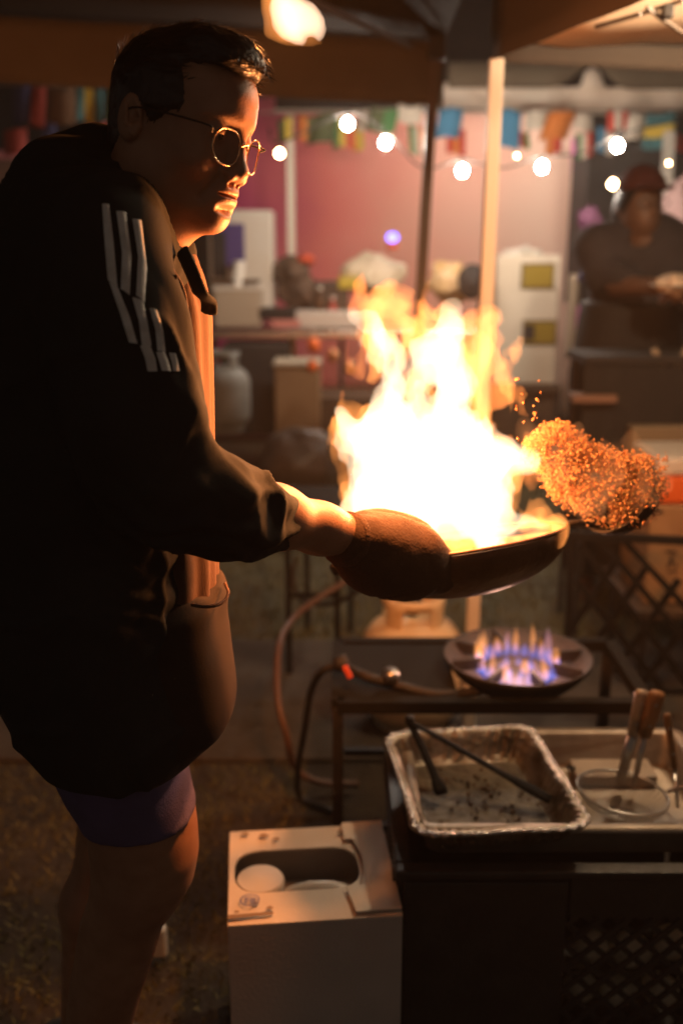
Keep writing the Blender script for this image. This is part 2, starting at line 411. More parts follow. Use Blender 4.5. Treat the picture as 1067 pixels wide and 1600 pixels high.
flame_part('flame_glow_wisp', wisp_gas, [(640, 470), (700, 470), (745, 480), (800, 500), (832, 525), (822, 560), (808, 580), (826, 610), (818, 650), (850, 700), (845, 760), (800, 790), (740, 740), (700, 640), (690, 560)],
           FY + .07, Rr=.02, rag=.028, seed=4, holes=1.7, tmax=.04, fs=24, h=.004, yw=.05)
flame_part('flame_glow_wisp', wisp_gas, [(545, 500), (535, 470), (556, 448), (575, 415), (600, 440), (640, 452), (680, 455), (690, 500), (640, 560), (600, 590), (560, 560), (572, 600), (560, 640), (520, 625), (545, 590), (530, 545)],
           FY + .09, Rr=.02, rag=.028, seed=6, holes=1.7, tmax=.035, fs=24, h=.004, yw=.05)
flame_part('flame_tongue', mid_gas, [(800, 818), (840, 806), (876, 806), (889, 818), (888, 836), (868, 846), (820, 850), (790, 846), (820, 836), (850, 826)], FY - .07, Rr=.06, rag=.010, seed=12, tmax=.045, h=.003, yw=.005)
flame_part('flame_glow_wisp', FIRE('rice_glow', (1, .36, .12), 4), [(800, 680), (830, 668), (860, 650), (890, 655), (910, 680), (950, 700), (1000, 705), (1035, 720), (1035, 760), (1000, 815), (940, 805), (880, 790), (840, 760), (800, 740)], FY + .02, Rr=.03, rag=.02, seed=14, holes=1.1, tmax=.045, fs=24, h=.004, yw=.03)  # faint glowing volume added over the rice for a soft orange look
fl2 = thing('loose_flame', at(465, 70, FY), 'small detached flame floating near the top of the picture', 'flame')
v, q = flame_mesh([(425, -12), (421, 15), (428, 50), (440, 62), (466, 70), (474, 74), (478, 58), (490, 56), (502, 66), (510, 55), (508, 35), (490, 12), (462, -2), (450, -14)], FY, Rr=.035, rag=.006, seed=8, tmax=.05)
mesh('flame_core', v, q, FIRE('loose_gas', (1, .62, .40), 34), fl2)
v, q = flame_mesh([(418, -18), (415, 15), (422, 55), (440, 66), (462, 73), (480, 78), (500, 78), (513, 60), (512, 30), (495, 5), (465, -10), (450, -20)], FY, Rr=.02, rag=.008, seed=9, tmax=.03, holes=.7)
mesh('flame_tongue', v, q, mid_gas, fl2)
def lamp(name, loc, e, c, r, parent):
    l = bpy.data.lights.new(name, 'POINT'); l.energy = e; l.color = c; l.shadow_soft_size = r
    o = bpy.data.objects.new(name, l); col.objects.link(o); o.location = Vector(loc) - Vector(parent.location); o.parent = parent; return o
FC = (1, .31, .075)
lamp('flame_light', at(705, 730, FY + .02), 11, FC, .05, fl)
lamp('flame_light', at(665, 660, FY + .02), 11, FC, .05, fl)
lamp('flame_light', at(655, 500, FY - .11), 30, FC, .02, fl)
lamp('flame_light', at(455, 35, FY), 8, FC, .02, fl2)

# ================================================================== COOK
me_ = thing('person', (-.30, 1.28, 0), 'man in dark track jacket, glasses, purple shorts and brown mitt tossing the flaming wok', 'person')
yaw, pit, rol, HS = R(23), R(12), R(-6), .93
HF = Vector((math.cos(yaw) * math.cos(pit), -math.sin(yaw) * math.cos(pit), -math.sin(pit)))
HL = Vector((math.sin(yaw), math.cos(yaw), 0)); HU = HF.cross(HL)
HL, HU = HL * math.cos(rol) + HU * math.sin(rol), HU * math.cos(rol) - HL * math.sin(rol)
HO = Vector((-.1890, 1.198, 1.580))
def hw(x, y, z): return HO + (HF * x + HL * y + HU * z) * HS
HM = [[HF.x, HL.x, HU.x], [HF.y, HL.y, HU.y], [HF.z, HL.z, HU.z]]
def to_world(v):
    return (np.array(v) @ np.array([HF, HL, HU])) * HS + np.array(HO)
def head_f(p):
    d = ell(p, (.0, 0, .030), (.078, .074, .072))
    d = smin(d, ell(p, (.046, 0, .038), (.053, .058, .050)), .03)
    d = smin(d, ell(p, (.034, 0, -.03), (.054, .060, .075)), .03)
    for s in (-1, 1):
        d = smin(d, ell(p, (.056, s * .040, -.032), (.027, .024, .025)), .02)
        d = smin(d, ell(p, (.004, s * .047, -.062), (.034, .020, .034)), .03)
        d = smin(d, capx(p, (.087, s * .010, .020), (.070, s * .047, .020), .008, .007), .016)
    d = smin(d, ell(p, (.040, 0, -.084), (.048, .044, .026)), .03)
    d = smin(d, ell(p, (.076, 0, -.098), (.016, .020, .014)), .02)
    d = smin(d, ell(p, (.078, 0, -.066), (.020, .026, .022)), .02)
    for s in (-1, 1): d = smax(d, -ell(p, (.097, s * .033, .001), (.014, .019, .009)), .012)
    d = smin(d, capx(p, (.089, 0, .006), (.097, 0, -.032), .0075, .010), .012)
    d = smin(d, ell(p, (.099, 0, -.037), (.012, .013, .011)), .008)
    for s in (-1, 1):
        d = smin(d, ell(p, (.092, s * .0145, -.043), (.012, .0075, .0085)), .006)
        d = smax(d, -ell(p, (.0985, s * .0075, -.0525), (.006, .004, .004)), .003)
        d = smin(d, np.maximum(ell(p, (.073, s * .033, .0), (.0155, .0155, .0135)), -1), .006)
        d = smax(d, -ell(p, (.090, s * .033, -.0035), (.010, .013, .0011)), .002)
        # nasolabial fold
        d = smax(d, -capx(p, (.091, s * .021, -.046), (.078, s * .036, -.074), .0016, .0022), .008)
    d = smin(d, ell(p, (.0845, 0, -.0600), (.0115, .023, .0055)), .006)
    d = smin(d, ell(p, (.0815, 0, -.0715), (.0105, .020, .0060)), .006)
    d = smax(d, -ell(p, (.099, 0, -.0657), (.020, .026, .0014)), .003)
    d = smax(d, -ell(p, (.097, 0, -.0825), (.012, .020, .0045)), .008)
    for s in (-1, 1):
        e = ell(p, (-.010, s * .077, -.006), (.0155, .0075, .026))
        e = smax(e, -ell(p, (-.006, s * .087, -.002), (.0095, .0090, .0175)), .002); e = smin(e, capx(p, (-.014, s * .083, .006), (-.008, s * .084, -.016), .0022, .0028), .002); e = smax(e, -ell(p, (-.001, s * .086, -.008), (.006, .014, .007)), .002)
        e = smin(e, capx(p, (.004, s * .078, -.016), (.0, s * .079, -.024), .004, .004), .004)
        d = smin(d, e, .006)
    d = smin(d, capx(p, (-.010, 0, -.04), (-.045, 0, -.19), .052, .064), .04)
    d = smin(d, capx(p, (.040, 0, -.082), (-.012, 0, -.14), .025, .042), .03)
    return d
v1, f1 = nets(head_f, (-.14, -.10, -.21), (.13, .10, .12), .0019)
v1 = to_world(relax(v1, f1, 2))

# limbs, one smooth surface
SH_N = at(160, 400, 1.06); EL_N = at(272, 775, 1.05); WR_N = at(560, 840, 1.29); HD_N = at(640, 878, 1.37)
SH_F = at(200, 400, 1.40); EL_F = at(228, 725, 1.44); WR_F = at(470, 812, 1.50)
HIP = at(170, 1080, 1.22)
def hand(p, O, fwd, nrm, up, s=1, curl=.9):
    """palm and five bent fingers: O wrist, fwd along the fingers, nrm out of the back, up across towards the thumb"""
    O, fwd, nrm, up = map(Vector, (O, fwd, nrm, up)); d = capx(p, O, O + fwd * .03, .026 * s, .030 * s)
    pc = O + fwd * .06
    for j in (-1, 0, 1): d = smin(d, capx(p, O + fwd * .02 + up * j * .015, O + fwd * .085 + up * j * .024, .017 * s, .014 * s), .02)
    for j, ln in ((1.5, .066), (.5, .076), (-.5, .071), (-1.5, .056)):
        a = O + fwd * .088 + up * j * .019; ang = 0; q = a; r0 = .0098 * s
        for seg in (.45, .32, .23):
            ang += curl * .6
            dr = fwd * math.cos(ang) - nrm * math.sin(ang); b = q + dr * ln * seg; d = smin(d, capx(p, q, b, r0, r0 * .93), .006); q = b; r0 *= .93
    a = O + fwd * .025 + up * .028; b = a + fwd * .035 + up * .022 - nrm * .012; c = b + fwd * .035 - nrm * .014 + up * .002
    d = smin(d, capx(p, a, b, .015 * s, .011 * s), .015); d = smin(d, capx(p, b, c, .011 * s, .009 * s), .006)
    return d
KN, AN = at(232, 1372, 1.25), Vector((-.36, 1.33, .09))
leg_rows = pxrows([(1240, 140, 300, 1.25, .085), (1290, 138, 308, 1.25, .080), (1330, 142, 311, 1.25, .074), (1372, 144, 303, 1.25, .066), (1405, 138, 284, 1.25, .060), (1440, 126, 257, 1.26, .056), (1490, 118, 242, 1.27, .056),
                   (1550, 108, 222, 1.28, .054), (1610, 102, 205, 1.29, .046), (1690, 100, 180, 1.30, .038)], 1.25)
def body_f(p):
    d = rows(p, leg_rows, 2.1)
    a = Vector((leg_rows[-1][1] * .5 + leg_rows[-1][2] * .5, 1.30, leg_rows[-1][0] + .01))
    d = smin(d, chain(p, [(a, .040), (AN, .034), (AN + Vector((0, 0, -.03)), .034)]), .02)
    d = smin(d, chain(p, [(AN + Vector((-.03, 0, -.05)), .035), (AN + Vector((.15, -.02, -.06)), .026)]), .03)
    # far leg
    K2, A2 = Vector((-.375, 1.47, .50)), Vector((-.47, 1.50, .09))
    d = np.minimum(d, chain(p, [(Vector((-.34, 1.40, .80)), .085), (K2, .058), (K2 + Vector((-.045, 0, -.14)), .055), (A2, .036)], .03))
    d = smin(d, chain(p, [(A2 + Vector((-.03, 0, -.05)), .035), (A2 + Vector((.15, .02, -.06)), .026)]), .03)
    # trunk and arms under the clothes
    d = smin(d, ell(p, (-.32, 1.24, .92), (.11, .15, .16)), .05)
    d = smin(d, chain(p, [(Vector((-.32, 1.24, .95)), .10), (Vector((-.30, 1.24, 1.25)), .11), (Vector((-.26, 1.22, 1.40)), .06)], .05), .05)
    d = smin(d, chain(p, [((SH_N + SH_F) / 2, .07), (SH_N + Vector((0, .03, 0)), .05), (EL_N + Vector((0, .02, 0)), .042), (at(430, 808, 1.19), .036), (at(500, 826, 1.245), .0295), (WR_N, .0265)], .03), .03)
    d = smin(d, chain(p, [((SH_N + SH_F) / 2, .07), (SH_F, .05), (EL_F, .04), (WR_F, .028)], .03), .03)
    fw = (HD_N - WR_N).normalized()
    d = smin(d, hand(p, WR_N + fw * .0, fw, Vector((0, -.5, .86)), Vector((.1, .86, .5)).normalized(), .95, .5), .015)
    d = smin(d, hand(p, WR_F, (Vector(at(560, 826, 1.58)) - WR_F).normalized(), Vector((0, -.1, 1)), Vector((0, -1, 0)), .95, .9), .015)
    return d
v2, f2 = nets(body_f, (-.60, .92, 0), (.14, 1.86, 1.42), .0062)
v2 = relax(v2, f2, 3)
F = np.concatenate([f1, f2 + len(v1)]); V = np.concatenate([v1, v2])
body = mesh('body', V, F, skin_m, me_)

# hair: cap with a swept quiff, plus strands over it
def hair_f(p):
    x, y, z = p
    d = ell(p, (.002, 0, .034), (.083, .081, .076))
    d = smin(d, ell(p, (.050, -.008, .092), (.042, .050, .022)), .03)
    d = smin(d, ell(p, (.080, -.012, .083), (.022, .042, .016)), .02)
    d = smin(d, capx(p, (-.016, 0, -.01), (-.020, 0, -.070), .062, .056), .02)
    # hairline: keep forehead, face and ears clear
    line = .060 - .55 * np.clip(x - .045, 0, 1) * 0
    keep = smax(x - .052 + 0 * z, .064 - z + 0 * x, .012)        # forehead block: x>.052 and z<.064
    face = -smax(.056 - .26 * z - x + .003 * vn(x, y, z, 70, 9), z - .066 + .003 * vn(x, y, z, 80, 4), .010)
    d = smax(d, face, .006)
    side = -smax(.030 + .5 * z - x + .002 * vn(x, y, z, 90, 2), z - .012, .010)                    # temples
    d = smax(d, side, .006)
    low = -(z + .078 + .25 * np.clip(x + .05, 0, 1))
    d = smax(d, low, .008)
    ear = -ell(p, (-.008, 0, -.014), (.017, .2, .028)); d = smax(d, ear, .006)
    d = d + .0016 * vn(x * .4, y * 2, z * 1.2, 60, 3) + .0012 * vn(x * .4, y * 2.4, z * 2, 150, 5)
    return d
v, q = nets(hair_f, (-.12, -.11, -.09), (.13, .11, .14), .0022)
v = relax(v, q, 1); hv = to_world(v)
mesh('hair', hv, q, hair_m, me_)
nv = vnormals(v, q); SV, SF = [], []
ids = rg.choice(len(v), 2600)
for i in ids:
    p0 = v[i]; nn = nv[i]
    if nn[0] < -.2 and p0[2] < 0: pass
    if p0[2] > .045: fl_ = np.array([.8, rg.normal(0, .25), .25 if p0[0] < .05 else -.25]); ln = rg.uniform(.012, .030)
    else: fl_ = np.array([-.35, 0, -1.]); ln = rg.uniform(.006, .012)
    fl_ = fl_ - nn * fl_.dot(nn) + nn * .22; fl_ /= np.linalg.norm(fl_)
    sd = np.cross(fl_, nn); sd /= np.linalg.norm(sd) + 1e-9; wd = .0006
    p1 = p0 + fl_ * ln * .5; p2 = p0 + fl_ * ln - nn * ln * .12; n = len(SV)
    SV += [p0 - sd * wd, p0 + sd * wd, p1 - sd * wd, p1 + sd * wd, p2]; SF += [(n, n + 1, n + 3, n + 2), (n + 2, n + 3, n + 4)]
mesh('hair_strands', to_world(np.array(SV)), SF, hair_m, me_)
# eyebrow, eyes
SV, SF = [], []
for s in (-1, 1):
    for k in range(130):
        t = rg.rand(); yb = s * (.014 + .036 * t); xb = .0955 - .022 * t * t * 1.2 - .001; zb = .021 + .006 * math.sin(t * 2.6) + rg.normal(0, .0015)
        d_ = np.array([-.35, s * .8, .25 + rg.normal(0, .2)]); d_ /= np.linalg.norm(d_); n = len(SV)
        p0 = np.array([xb, yb, zb]); SV += [p0, p0 + np.array([0, 0, .0009]), p0 + d_ * .006]; SF.append((n, n + 1, n + 2))
mesh('eyebrows', to_world(np.array(SV)), SF, hair_m, me_, smooth=False)
eye_m = M('eyeball', (.75, .66, .58), .15); iris_m = M('dark_iris', (.03, .015, .008), .1)
for s in (-1, 1):
    V, F = lathe([(.0001 + .0125 * math.sin(a), .0125 * math.cos(a)) for a in np.linspace(0, math.pi, 14)], (0, 0, 0), 18)
    eo = mesh('eye', to_world(np.array([(p[2] + .0745, p[0] + s * .033, p[1] - .001) for p in V])), F, eye_m, me_)
    V, F = lathe([(.0001 + .0127 * math.sin(a), .0127 * math.cos(a)) for a in np.linspace(0, .5, 5)], (0, 0, 0), 14, cap=False)
    mesh('iris', to_world(np.array([(p[2] + .0745, p[0] + s * .033, p[1] - .003) for p in V])), F, iris_m, eo)
# glasses
gl = bpy.data.objects.new('glasses', None); col.objects.link(gl); gl.parent = me_
gx, gz = .101, -.014
for s in (-1, 1):
    ring = []
    for k in range(36):
        a = 2 * math.pi * k / 36; ca, sa = math.cos(a), math.sin(a)
        yy = s * 0.034 + .0225 * math.copysign(abs(ca) ** .85, ca); zz = gz + .0200 * math.copysign(abs(sa) ** .85, sa)
        ring.append(hw(gx - .012 * (abs(yy) / .06) ** 2 - .10 * (zz - gz) * 0, yy, zz))
    V, F = tube(ring, .0009, 8, close=True); rim = mesh('rim', V, F, wire_m, gl)
    c0 = sum(ring, Vector()) / 36; V = ring + [c0 + HF * .0012]; F = [(k, (k + 1) % 36, 36) for k in range(36)]
    mesh('lens', V, F, lens_m, gl)
    V, F = tube(curve([hw(gx - .012, s * .060, gz + .010), hw(.085, s * .071, gz + .016), hw(.0, s * .080, .004), hw(-.018, s * .080, -.010)], 6), .0011, 6)
    mesh('temple', V, F, iron, gl)
V, F = tube(curve([hw(gx - .001, -.009, gz + .006), hw(gx + .003, 0, gz + .010), hw(gx - .001, .009, gz + .006)], 6), .0011, 6)
mesh('bridge', V, F, wire_m, gl)

# jacket
jr = pxrows([(322, 60, 225, 1.22, .13), (350, 30, 245, 1.22, .165), (400, -5, 285, 1.22, .185), (470, -40, 300, 1.22, .17), (505, -50, 276, 1.22, .17), (560, -55, 262, 1.22, .165), (640, -60, 262, 1.22, .165), (760, -60, 274, 1.22, .175),
             (850, -55, 292, 1.22, .17), (930, -45, 300, 1.22, .165), (990, -20, 318, 1.22, .16), (1060, 12, 336, 1.22, .155), (1110, 36, 345, 1.22, .145), (1140, 56, 330, 1.22, .135), (1170, 75, 305, 1.22, .12)], 1.22)
LW = [at(430, 808, 1.19)]
def jacket_f(p):
    d = rows(p, jr, 2.3)
    d = smin(d, capx(p, at(138, 362, 1.09), at(180, 362, 1.40), .060, .060), .05)
    # hood bunched behind the neck
    d = smin(d, ell(p, at(106, 292, 1.20), (.056, .110, .056)), .025)
    d = smin(d, ell(p, at(72, 345, 1.20), (.046, .105, .046)), .02)
    # collar
    d = smin(d, chain(p, [(at(158, 248, 1.22), .026), (at(186, 330, 1.12), .024), (at(232, 386, 1.13), .018), (at(280, 412, 1.19), .014)]), .03)
    d = smin(d, chain(p, [(at(158, 248, 1.22), .026), (at(222, 300, 1.34), .022), (at(292, 392, 1.27), .014)]), .03)
    # near sleeve
    d = smin(d, chain(p, [(at(155, 385, 1.075), .070), (at(186, 520, 1.05), .064), (at(208, 650, 1.045), .062), (at(254, 762, 1.055), .056)], .05), .03)
    d = smin(d, chain(p, [(at(258, 766, 1.055), .058), (at(322, 782, 1.09), .051), (at(388, 802, 1.145), .046), (at(425, 813, 1.185), .041)], .03), .035)
    # far sleeve
    d = smin(d, chain(p, [(at(205, 385, 1.40), .07), (EL_F, .052), (at(330, 805, 1.46), .042)], .04), .05)
    # cut cuff face and a hollow at the cuff
    a = at(436, 815, 1.19); ax = (at(330, 770, 1.09) - a).normalized()
    pl = -((p[0] - a.x) * ax.x + (p[1] - a.y) * ax.y + (p[2] - a.z) * ax.z)
    m = np.where(p[0] > -.19, pl, -1); d = np.maximum(d, m)
    return d
v, q = nets(jacket_f, (-.62, .86, .70), (0.02, 1.70, 1.66), .0055)
v = relax(v, q, 4); n = vnormals(v, q)
x, y, z = v[:, 0], v[:, 1], v[:, 2]
amp = .0028 * vn(x * 1.6, y, z * .7, 13, 2) + .0018 * vn(x, y, z * .8, 30, 4)
sl = np.clip((x + .30) / .1, 0, 1) * np.clip((1.25 - z) / .1, 0, 1) * np.clip((z - .98) / .06, 0, 1)      # sleeve folds at the elbow
fold = np.sin((x * .5 + z * 1.0 + .02 * vn(x, y, z, 20, 8)) * 175 + 3 * vn(x, y, z, 12, 6))
amp = amp + .0075 * np.clip(1 - np.abs(vn(x * .8, y * .5, z * .45, 9, 12)) * 5, 0, 1) + .005 * np.clip(1 - np.abs(vn(x * .5 + z * .3, y, z * .8 - x * .4, 15, 14)) * 5, 0, 1)
amp = amp + sl * .0042 * np.where(fold > 0, fold ** .7 if False else np.abs(fold) ** .7, -np.abs(fold) ** 1.6 * .6)
v = v + n * amp[:, None]
jk = mesh('jacket', v, q, black_cloth, me_)
jbvh = BVHTree.FromPolygons([Vector(a) for a in v.tolist()], q.tolist())
def ray_hit(px, py, bvh=None):
    d = (at(px, py, 1) - Vector((0, 0, CAM_Z))).normalized()
    h = (bvh or jbvh).ray_cast(Vector((0, 0, CAM_Z)), d)
    return h
def strip_on(name, left, right, m, n=18, off=.0016, w_=4, parent=None):
    """thin cloth strip that lies on the jacket between two edge polylines"""
    def samp(L, t):
        s = t * (len(L) - 1); i = min(int(s), len(L) - 2); f_ = s - i
        return (L[i][0] * (1 - f_) + L[i + 1][0] * f_, L[i][1] * (1 - f_) + L[i + 1][1] * f_)
    V, F = [], []
    for j in range(n + 1):
        a, b = samp(left, j / n), samp(right, j / n)
        for i in range(w_ + 1):
            u = i / w_; h = ray_hit(a[0] * (1 - u) + b[0] * u, a[1] * (1 - u) + b[1] * u)
            if h[0] is None: V.append(V[-1] if V else Vector((0, 0, 0)))
            else: V.append(h[0] + h[1] * off * (1.0 if 0 < i < w_ else .2) * (1 if h[1].dot(h[0] - Vector((0, 0, CAM_Z))) < 0 else -1))
    for j in range(n):
        for i in range(w_):
            a = j * (w_ + 1) + i; F.append((a, a + 1, a + w_ + 2, a + w_ + 1))
    return mesh(name, V, F, m, parent or jk)
for Lf, Rt in [([(160, 319), (164, 380), (169, 438)], [(171, 320), (178, 380), (184, 449)]),
               ([(182, 330), (191, 395), (189, 452)], [(197, 332), (206, 400), (203, 462)]),
               ([(207, 342), (216, 400), (213, 462)], [(221, 345), (230, 420), (226, 473)]),
               ([(171, 440), (188, 490), (202, 535)], [(185, 450), (203, 495), (215, 537)]),
               ([(207, 465), (217, 500), (222, 540)], [(224, 470), (231, 505), (237, 540)]),
               ([(234, 482), (243, 515), (246, 548)], [(246, 486), (255, 515), (259, 549)]),
               ([(219, 540), (227, 560), (231, 580)], [(235, 540), (243, 560), (246, 580)]),
               ([(244, 550), (249, 565), (253, 579)], [(258, 549), (264, 565), (268, 580)]),
               ([(264, 551), (268, 565), (271, 580)], [(275, 552), (279, 567), (281, 580)])]:
    strip_on('stripe', Lf, Rt, stripe_m)
# collar and lapel trim, drawstring
V, F = tube(curve([at(285, 392, 1.13), at(300, 425, 1.12), at(312, 455, 1.12), at(326, 470, 1.15), at(327, 488, 1.16)], 6), [.010] * 25, 8, flat=(1, .5)); mesh('lapel', V, F, black_cloth, jk)
V, F = tube(curve([at(268, 420, 1.06), at(285, 450, 1.07), at(292, 490, 1.08), at(283, 520, 1.08), at(276, 545, 1.09)], 8), .0024, 6); mesh('drawstring', V, F, tan_cloth, jk)
V, F = tube(curve([at(276, 430, 1.05), at(262, 465, 1.05), at(268, 500, 1.06), at(277, 528, 1.07)], 8), .002, 6); mesh('drawstring', V, F, black_cotton, jk)
# shirt front seen between the jacket edges
sr = pxrows([(395, 150, 300, 1.24, .07), (440, 150, 316, 1.24, .08), (490, 150, 326, 1.24, .09), (560, 150, 327, 1.24, .095), (640, 150, 329, 1.24, .10), (700, 150, 330, 1.24, .10), (800, 150, 333, 1.24, .10), (880, 150, 337, 1.24, .10), (950, 150, 337, 1.24, .10)], 1.24)
v, q = nets(lambda p: rows(p, sr, 2.6), (-.45, 1.05, .85), (-.05, 1.45, 1.50), .006)
v = relax(v, q, 3); n = vnormals(v, q); v = v + n * (.0030 * np.sin(v[:, 1] * 150 + 4 * vn(v[:, 0], v[:, 1], v[:, 2] * .3, 9, 3)) * (v[:, 0] > -.2))[:, None]
mesh('shirt', v, q, tan_cloth, me_)
# apron / long jacket skirt with open pocket
ar = pxrows([(905, 120, 345, 1.24, .10), (930, 110, 353, 1.24, .125), (960, 100, 350, 1.24, .14), (1030, 90, 358, 1.24, .145), (1085, 90, 367, 1.24, .145), (1110, 95, 366, 1.24, .14), (1135, 100, 342, 1.24, .13), (1160, 105, 318, 1.24, .12), (1185, 110, 275, 1.24, .10)], 1.24)
v, q = nets(lambda p: smax(rows(p, ar, 2.6), -ell(p, at(335, 898, 1.20), (.024, .05, .022)), .006), (-.45, 1.05, .70), (0, 1.45, 1.20), .0055)
v = relax(v, q, 3); n = vnormals(v, q)
v = v + n * (.0035 * vn(v[:, 0] * 1.5, v[:, 1], v[:, 2] * .5, 16, 11))[:, None]
mesh('apron', v, q, black_cotton, me_)
V, F = tube(curve([at(300, 945, 1.13), at(322, 948, 1.12), at(345, 943, 1.14), at(357, 928, 1.18), at(352, 912, 1.23)], 6), .0022, 6); mesh('pocket_hem', V, F, tan_cloth, me_)
# shorts
kr = pxrows([(1120, 60, 290, 1.24, .12), (1180, 88, 288, 1.25, .12), (1220, 104, 294, 1.25, .108), (1250, 122, 300, 1.25, .098), (1266, 128, 306, 1.25, .094)], 1.25)
def shorts_f(p):
    d = rows(p, kr, 2.3)
    d = np.minimum(d, chain(p, [(Vector((-.34, 1.40, .84)), .10), (Vector((-.355, 1.45, .62)), .088)]))
    return d
v, q = nets(shorts_f, (-.50, 1.0, .50), (-.02, 1.62, .96), .006)
v = relax(v, q, 3); n = vnormals(v, q); v = v + n * (.003 * vn(v[:, 0], v[:, 1], v[:, 2] * .4, 18, 15))[:, None]
mesh('shorts', v, q, short_m, me_)
# shoes
shoe_m = M('dark_shoe', (.05, .045, .04), .6)
for A in (AN, Vector((-.47, 1.50, .09))):
    def sf(p, A=A):
        d = chain(p, [(A + Vector((-.045, 0, -.045)), .044), (A + Vector((.05, 0, -.048)), .042), (A + Vector((.175, 0, -.058)), .032)], .03)
        return smax(d, .004 - p[2], .01)
    v, q = nets(sf, (A.x - .12, A.y - .08, 0), (A.x + .24, A.y + .08, .16), .007); mesh('shoe', relax(v, q, 2), q, shoe_m, me_)
# thick brown oven mitt: hand part, bent finger pocket, thumb, cuff
def mitt_f(p):
    A, B, C_, D = at(548, 846, 1.275), at(590, 862, 1.31), at(640, 878, 1.34), at(684, 894, 1.365)
    d = chain(p, [(A, .035), (B, .046), (C_, .042), (D, .025)], .05)
    d = smin(d, ell(p, at(622, 862, 1.34), (.050, .037, .037)), .04)
    d = smin(d, ell(p, at(585, 893, 1.31), (.030, .028, .022)), .03)
    # four soft finger ridges closing over the wok edge
    for j, (a, b) in enumerate((((655, 862), (698, 880)), ((650, 878), (700, 893)), ((645, 894), (697, 905)), ((635, 906), (688, 914)))):
        d = smin(d, capx(p, at(a[0], a[1], 1.325 + .004 * j), at(b[0], b[1], 1.355), .0155, .0115), .012)
    # thumb over the rim
    d = smin(d, chain(p, [(at(585, 832, 1.33), .022), (at(625, 830, 1.38), .018), (at(668, 846, 1.42), .0135)]), .02)
    return d
v, q = nets(mitt_f, (-.08, 1.18, .86), (.24, 1.50, 1.16), .0042)
v = relax(v, q, 3); n = vnormals(v, q); v = v + n * (.0016 * vn(v[:, 0], v[:, 1], v[:, 2], 30, 3) - .0022 * np.clip(1 - np.abs(vn(v[:, 0] * .6, v[:, 1], v[:, 2], 22, 7)) * 6, 0, 1) + .0003 * vn(v[:, 0], v[:, 1], v[:, 2], 110, 5))[:, None]
mt = mesh('oven_mitt', v, q, glove_m, me_)
a, b = at(538, 841, 1.262), at(552, 847, 1.282)
V, F = tube([a, b], .0368, 28); mesh('mitt_cuff', V, F, M('mitt_binding', (.09, .04, .02), .8, bump=.3, bscale=200), mt)

# ================================================================== WOK and food
wn_ = Vector((-.16, .20, 1)).normalized()
wx = Vector((1, 0, .16)).normalized(); wx = (wx - wn_ * wx.dot(wn_)).normalized(); wy = wn_.cross(wx)
WM = Matrix((wx, wy, wn_)).transposed()
WC = at(718, 846, 1.49)
wk = thing('wok', WC, 'round carbon steel wok held by the mitt, flames inside', 'wok')
RW = .164
prof = [(.0001, -.083)] + [(RW * math.sin(a), -.083 + .083 * (1 - math.cos(a * .98)) * 1.02) for a in np.linspace(.15, math.pi / 2, 12)]
V, F = lathe(prof, WC, 64, WM, cap=False); o = mesh('bowl', V, F, wok_m, wk); solidify(o, .003)
V, F = tube([WC + WM @ Vector((RW * math.cos(t), RW * math.sin(t), .002)) for t in np.linspace(0, 2 * math.pi, 72, endpoint=False)], .0028, 8, close=True)
mesh('rim', V, F, wok_m, wk)
V, F = tube([WC + WM @ Vector((-RW - .00, -.02, -.008)), WC + WM @ Vector((-RW - .02, -.03, -.005)), WC + WM @ Vector((-RW - .035, -.04, -.01))], .010, 12)
mesh('handle', V, F, iron, wk)

# ladle with a big round black bowl, flinging the rice
LC = at(968, 775, 1.56)
ld = thing('ladle', LC, 'dark round steel ladle bowl behind the flying rice, right of the wok', 'ladle')
ln_ = Vector((-.72, -.25, .62)).normalized(); lx = ln_.orthogonal().normalized(); ly = ln_.cross(lx); LM = Matrix((lx, ly, ln_)).transposed()
V, F = lathe([(.0001, -.046)] + [(.068 * math.sin(a), -.046 * math.cos(a)) for a in np.linspace(.15, math.pi / 2, 10)], LC, 44, LM, cap=False)
o = mesh('ladle_bowl', V, F, iron, ld); solidify(o, .003)
V, F = tube([LC + LM @ Vector((.069 * math.cos(t), .069 * math.sin(t), 0)) for t in np.linspace(0, 2 * math.pi, 48, endpoint=False)], .0028, 8, close=True); mesh('ladle_rim', V, F, iron, ld)
V, F = tube(curve([at(1000, 822, 1.56), at(950, 820, 1.56), at(900, 817, 1.55), at(840, 828, 1.54), at(760, 836, 1.53)], 6), .0055, 10, flat=(1, .8)); mesh('ladle_handle', V, F, iron, ld)

def insidepoly(poly, x, y):
    c = False; n = len(poly)
    for i in range(n):
        x0, y0 = poly[i]; x1, y1 = poly[(i + 1) % n]
        if (y0 > y) != (y1 > y) and x < (x1 - x0) * (y - y0) / (y1 - y0) + x0: c = not c
    return c
rice_poly = [(822, 690), (838, 686), (852, 668), (884, 664), (900, 684), (922, 692), (940, 704), (962, 712), (985, 714), (1012, 716), (1034, 722), (1040, 742), (1030, 775), (1012, 806), (985, 822), (945, 812), (915, 800), (888, 790), (864, 770), (850, 738), (828, 722)]
V, F, n_ = [], [], 0
ico_v = [Vector(v_).normalized() for v_ in [(0, 0, 1), (.89, 0, .45), (.28, .85, .45), (-.72, .53, .45), (-.72, -.53, .45), (.28, -.85, .45), (.72, .53, -.45), (-.28, .85, -.45), (-.89, 0, -.45), (-.28, -.85, -.45), (.72, -.53, -.45), (0, 0, -1)]]
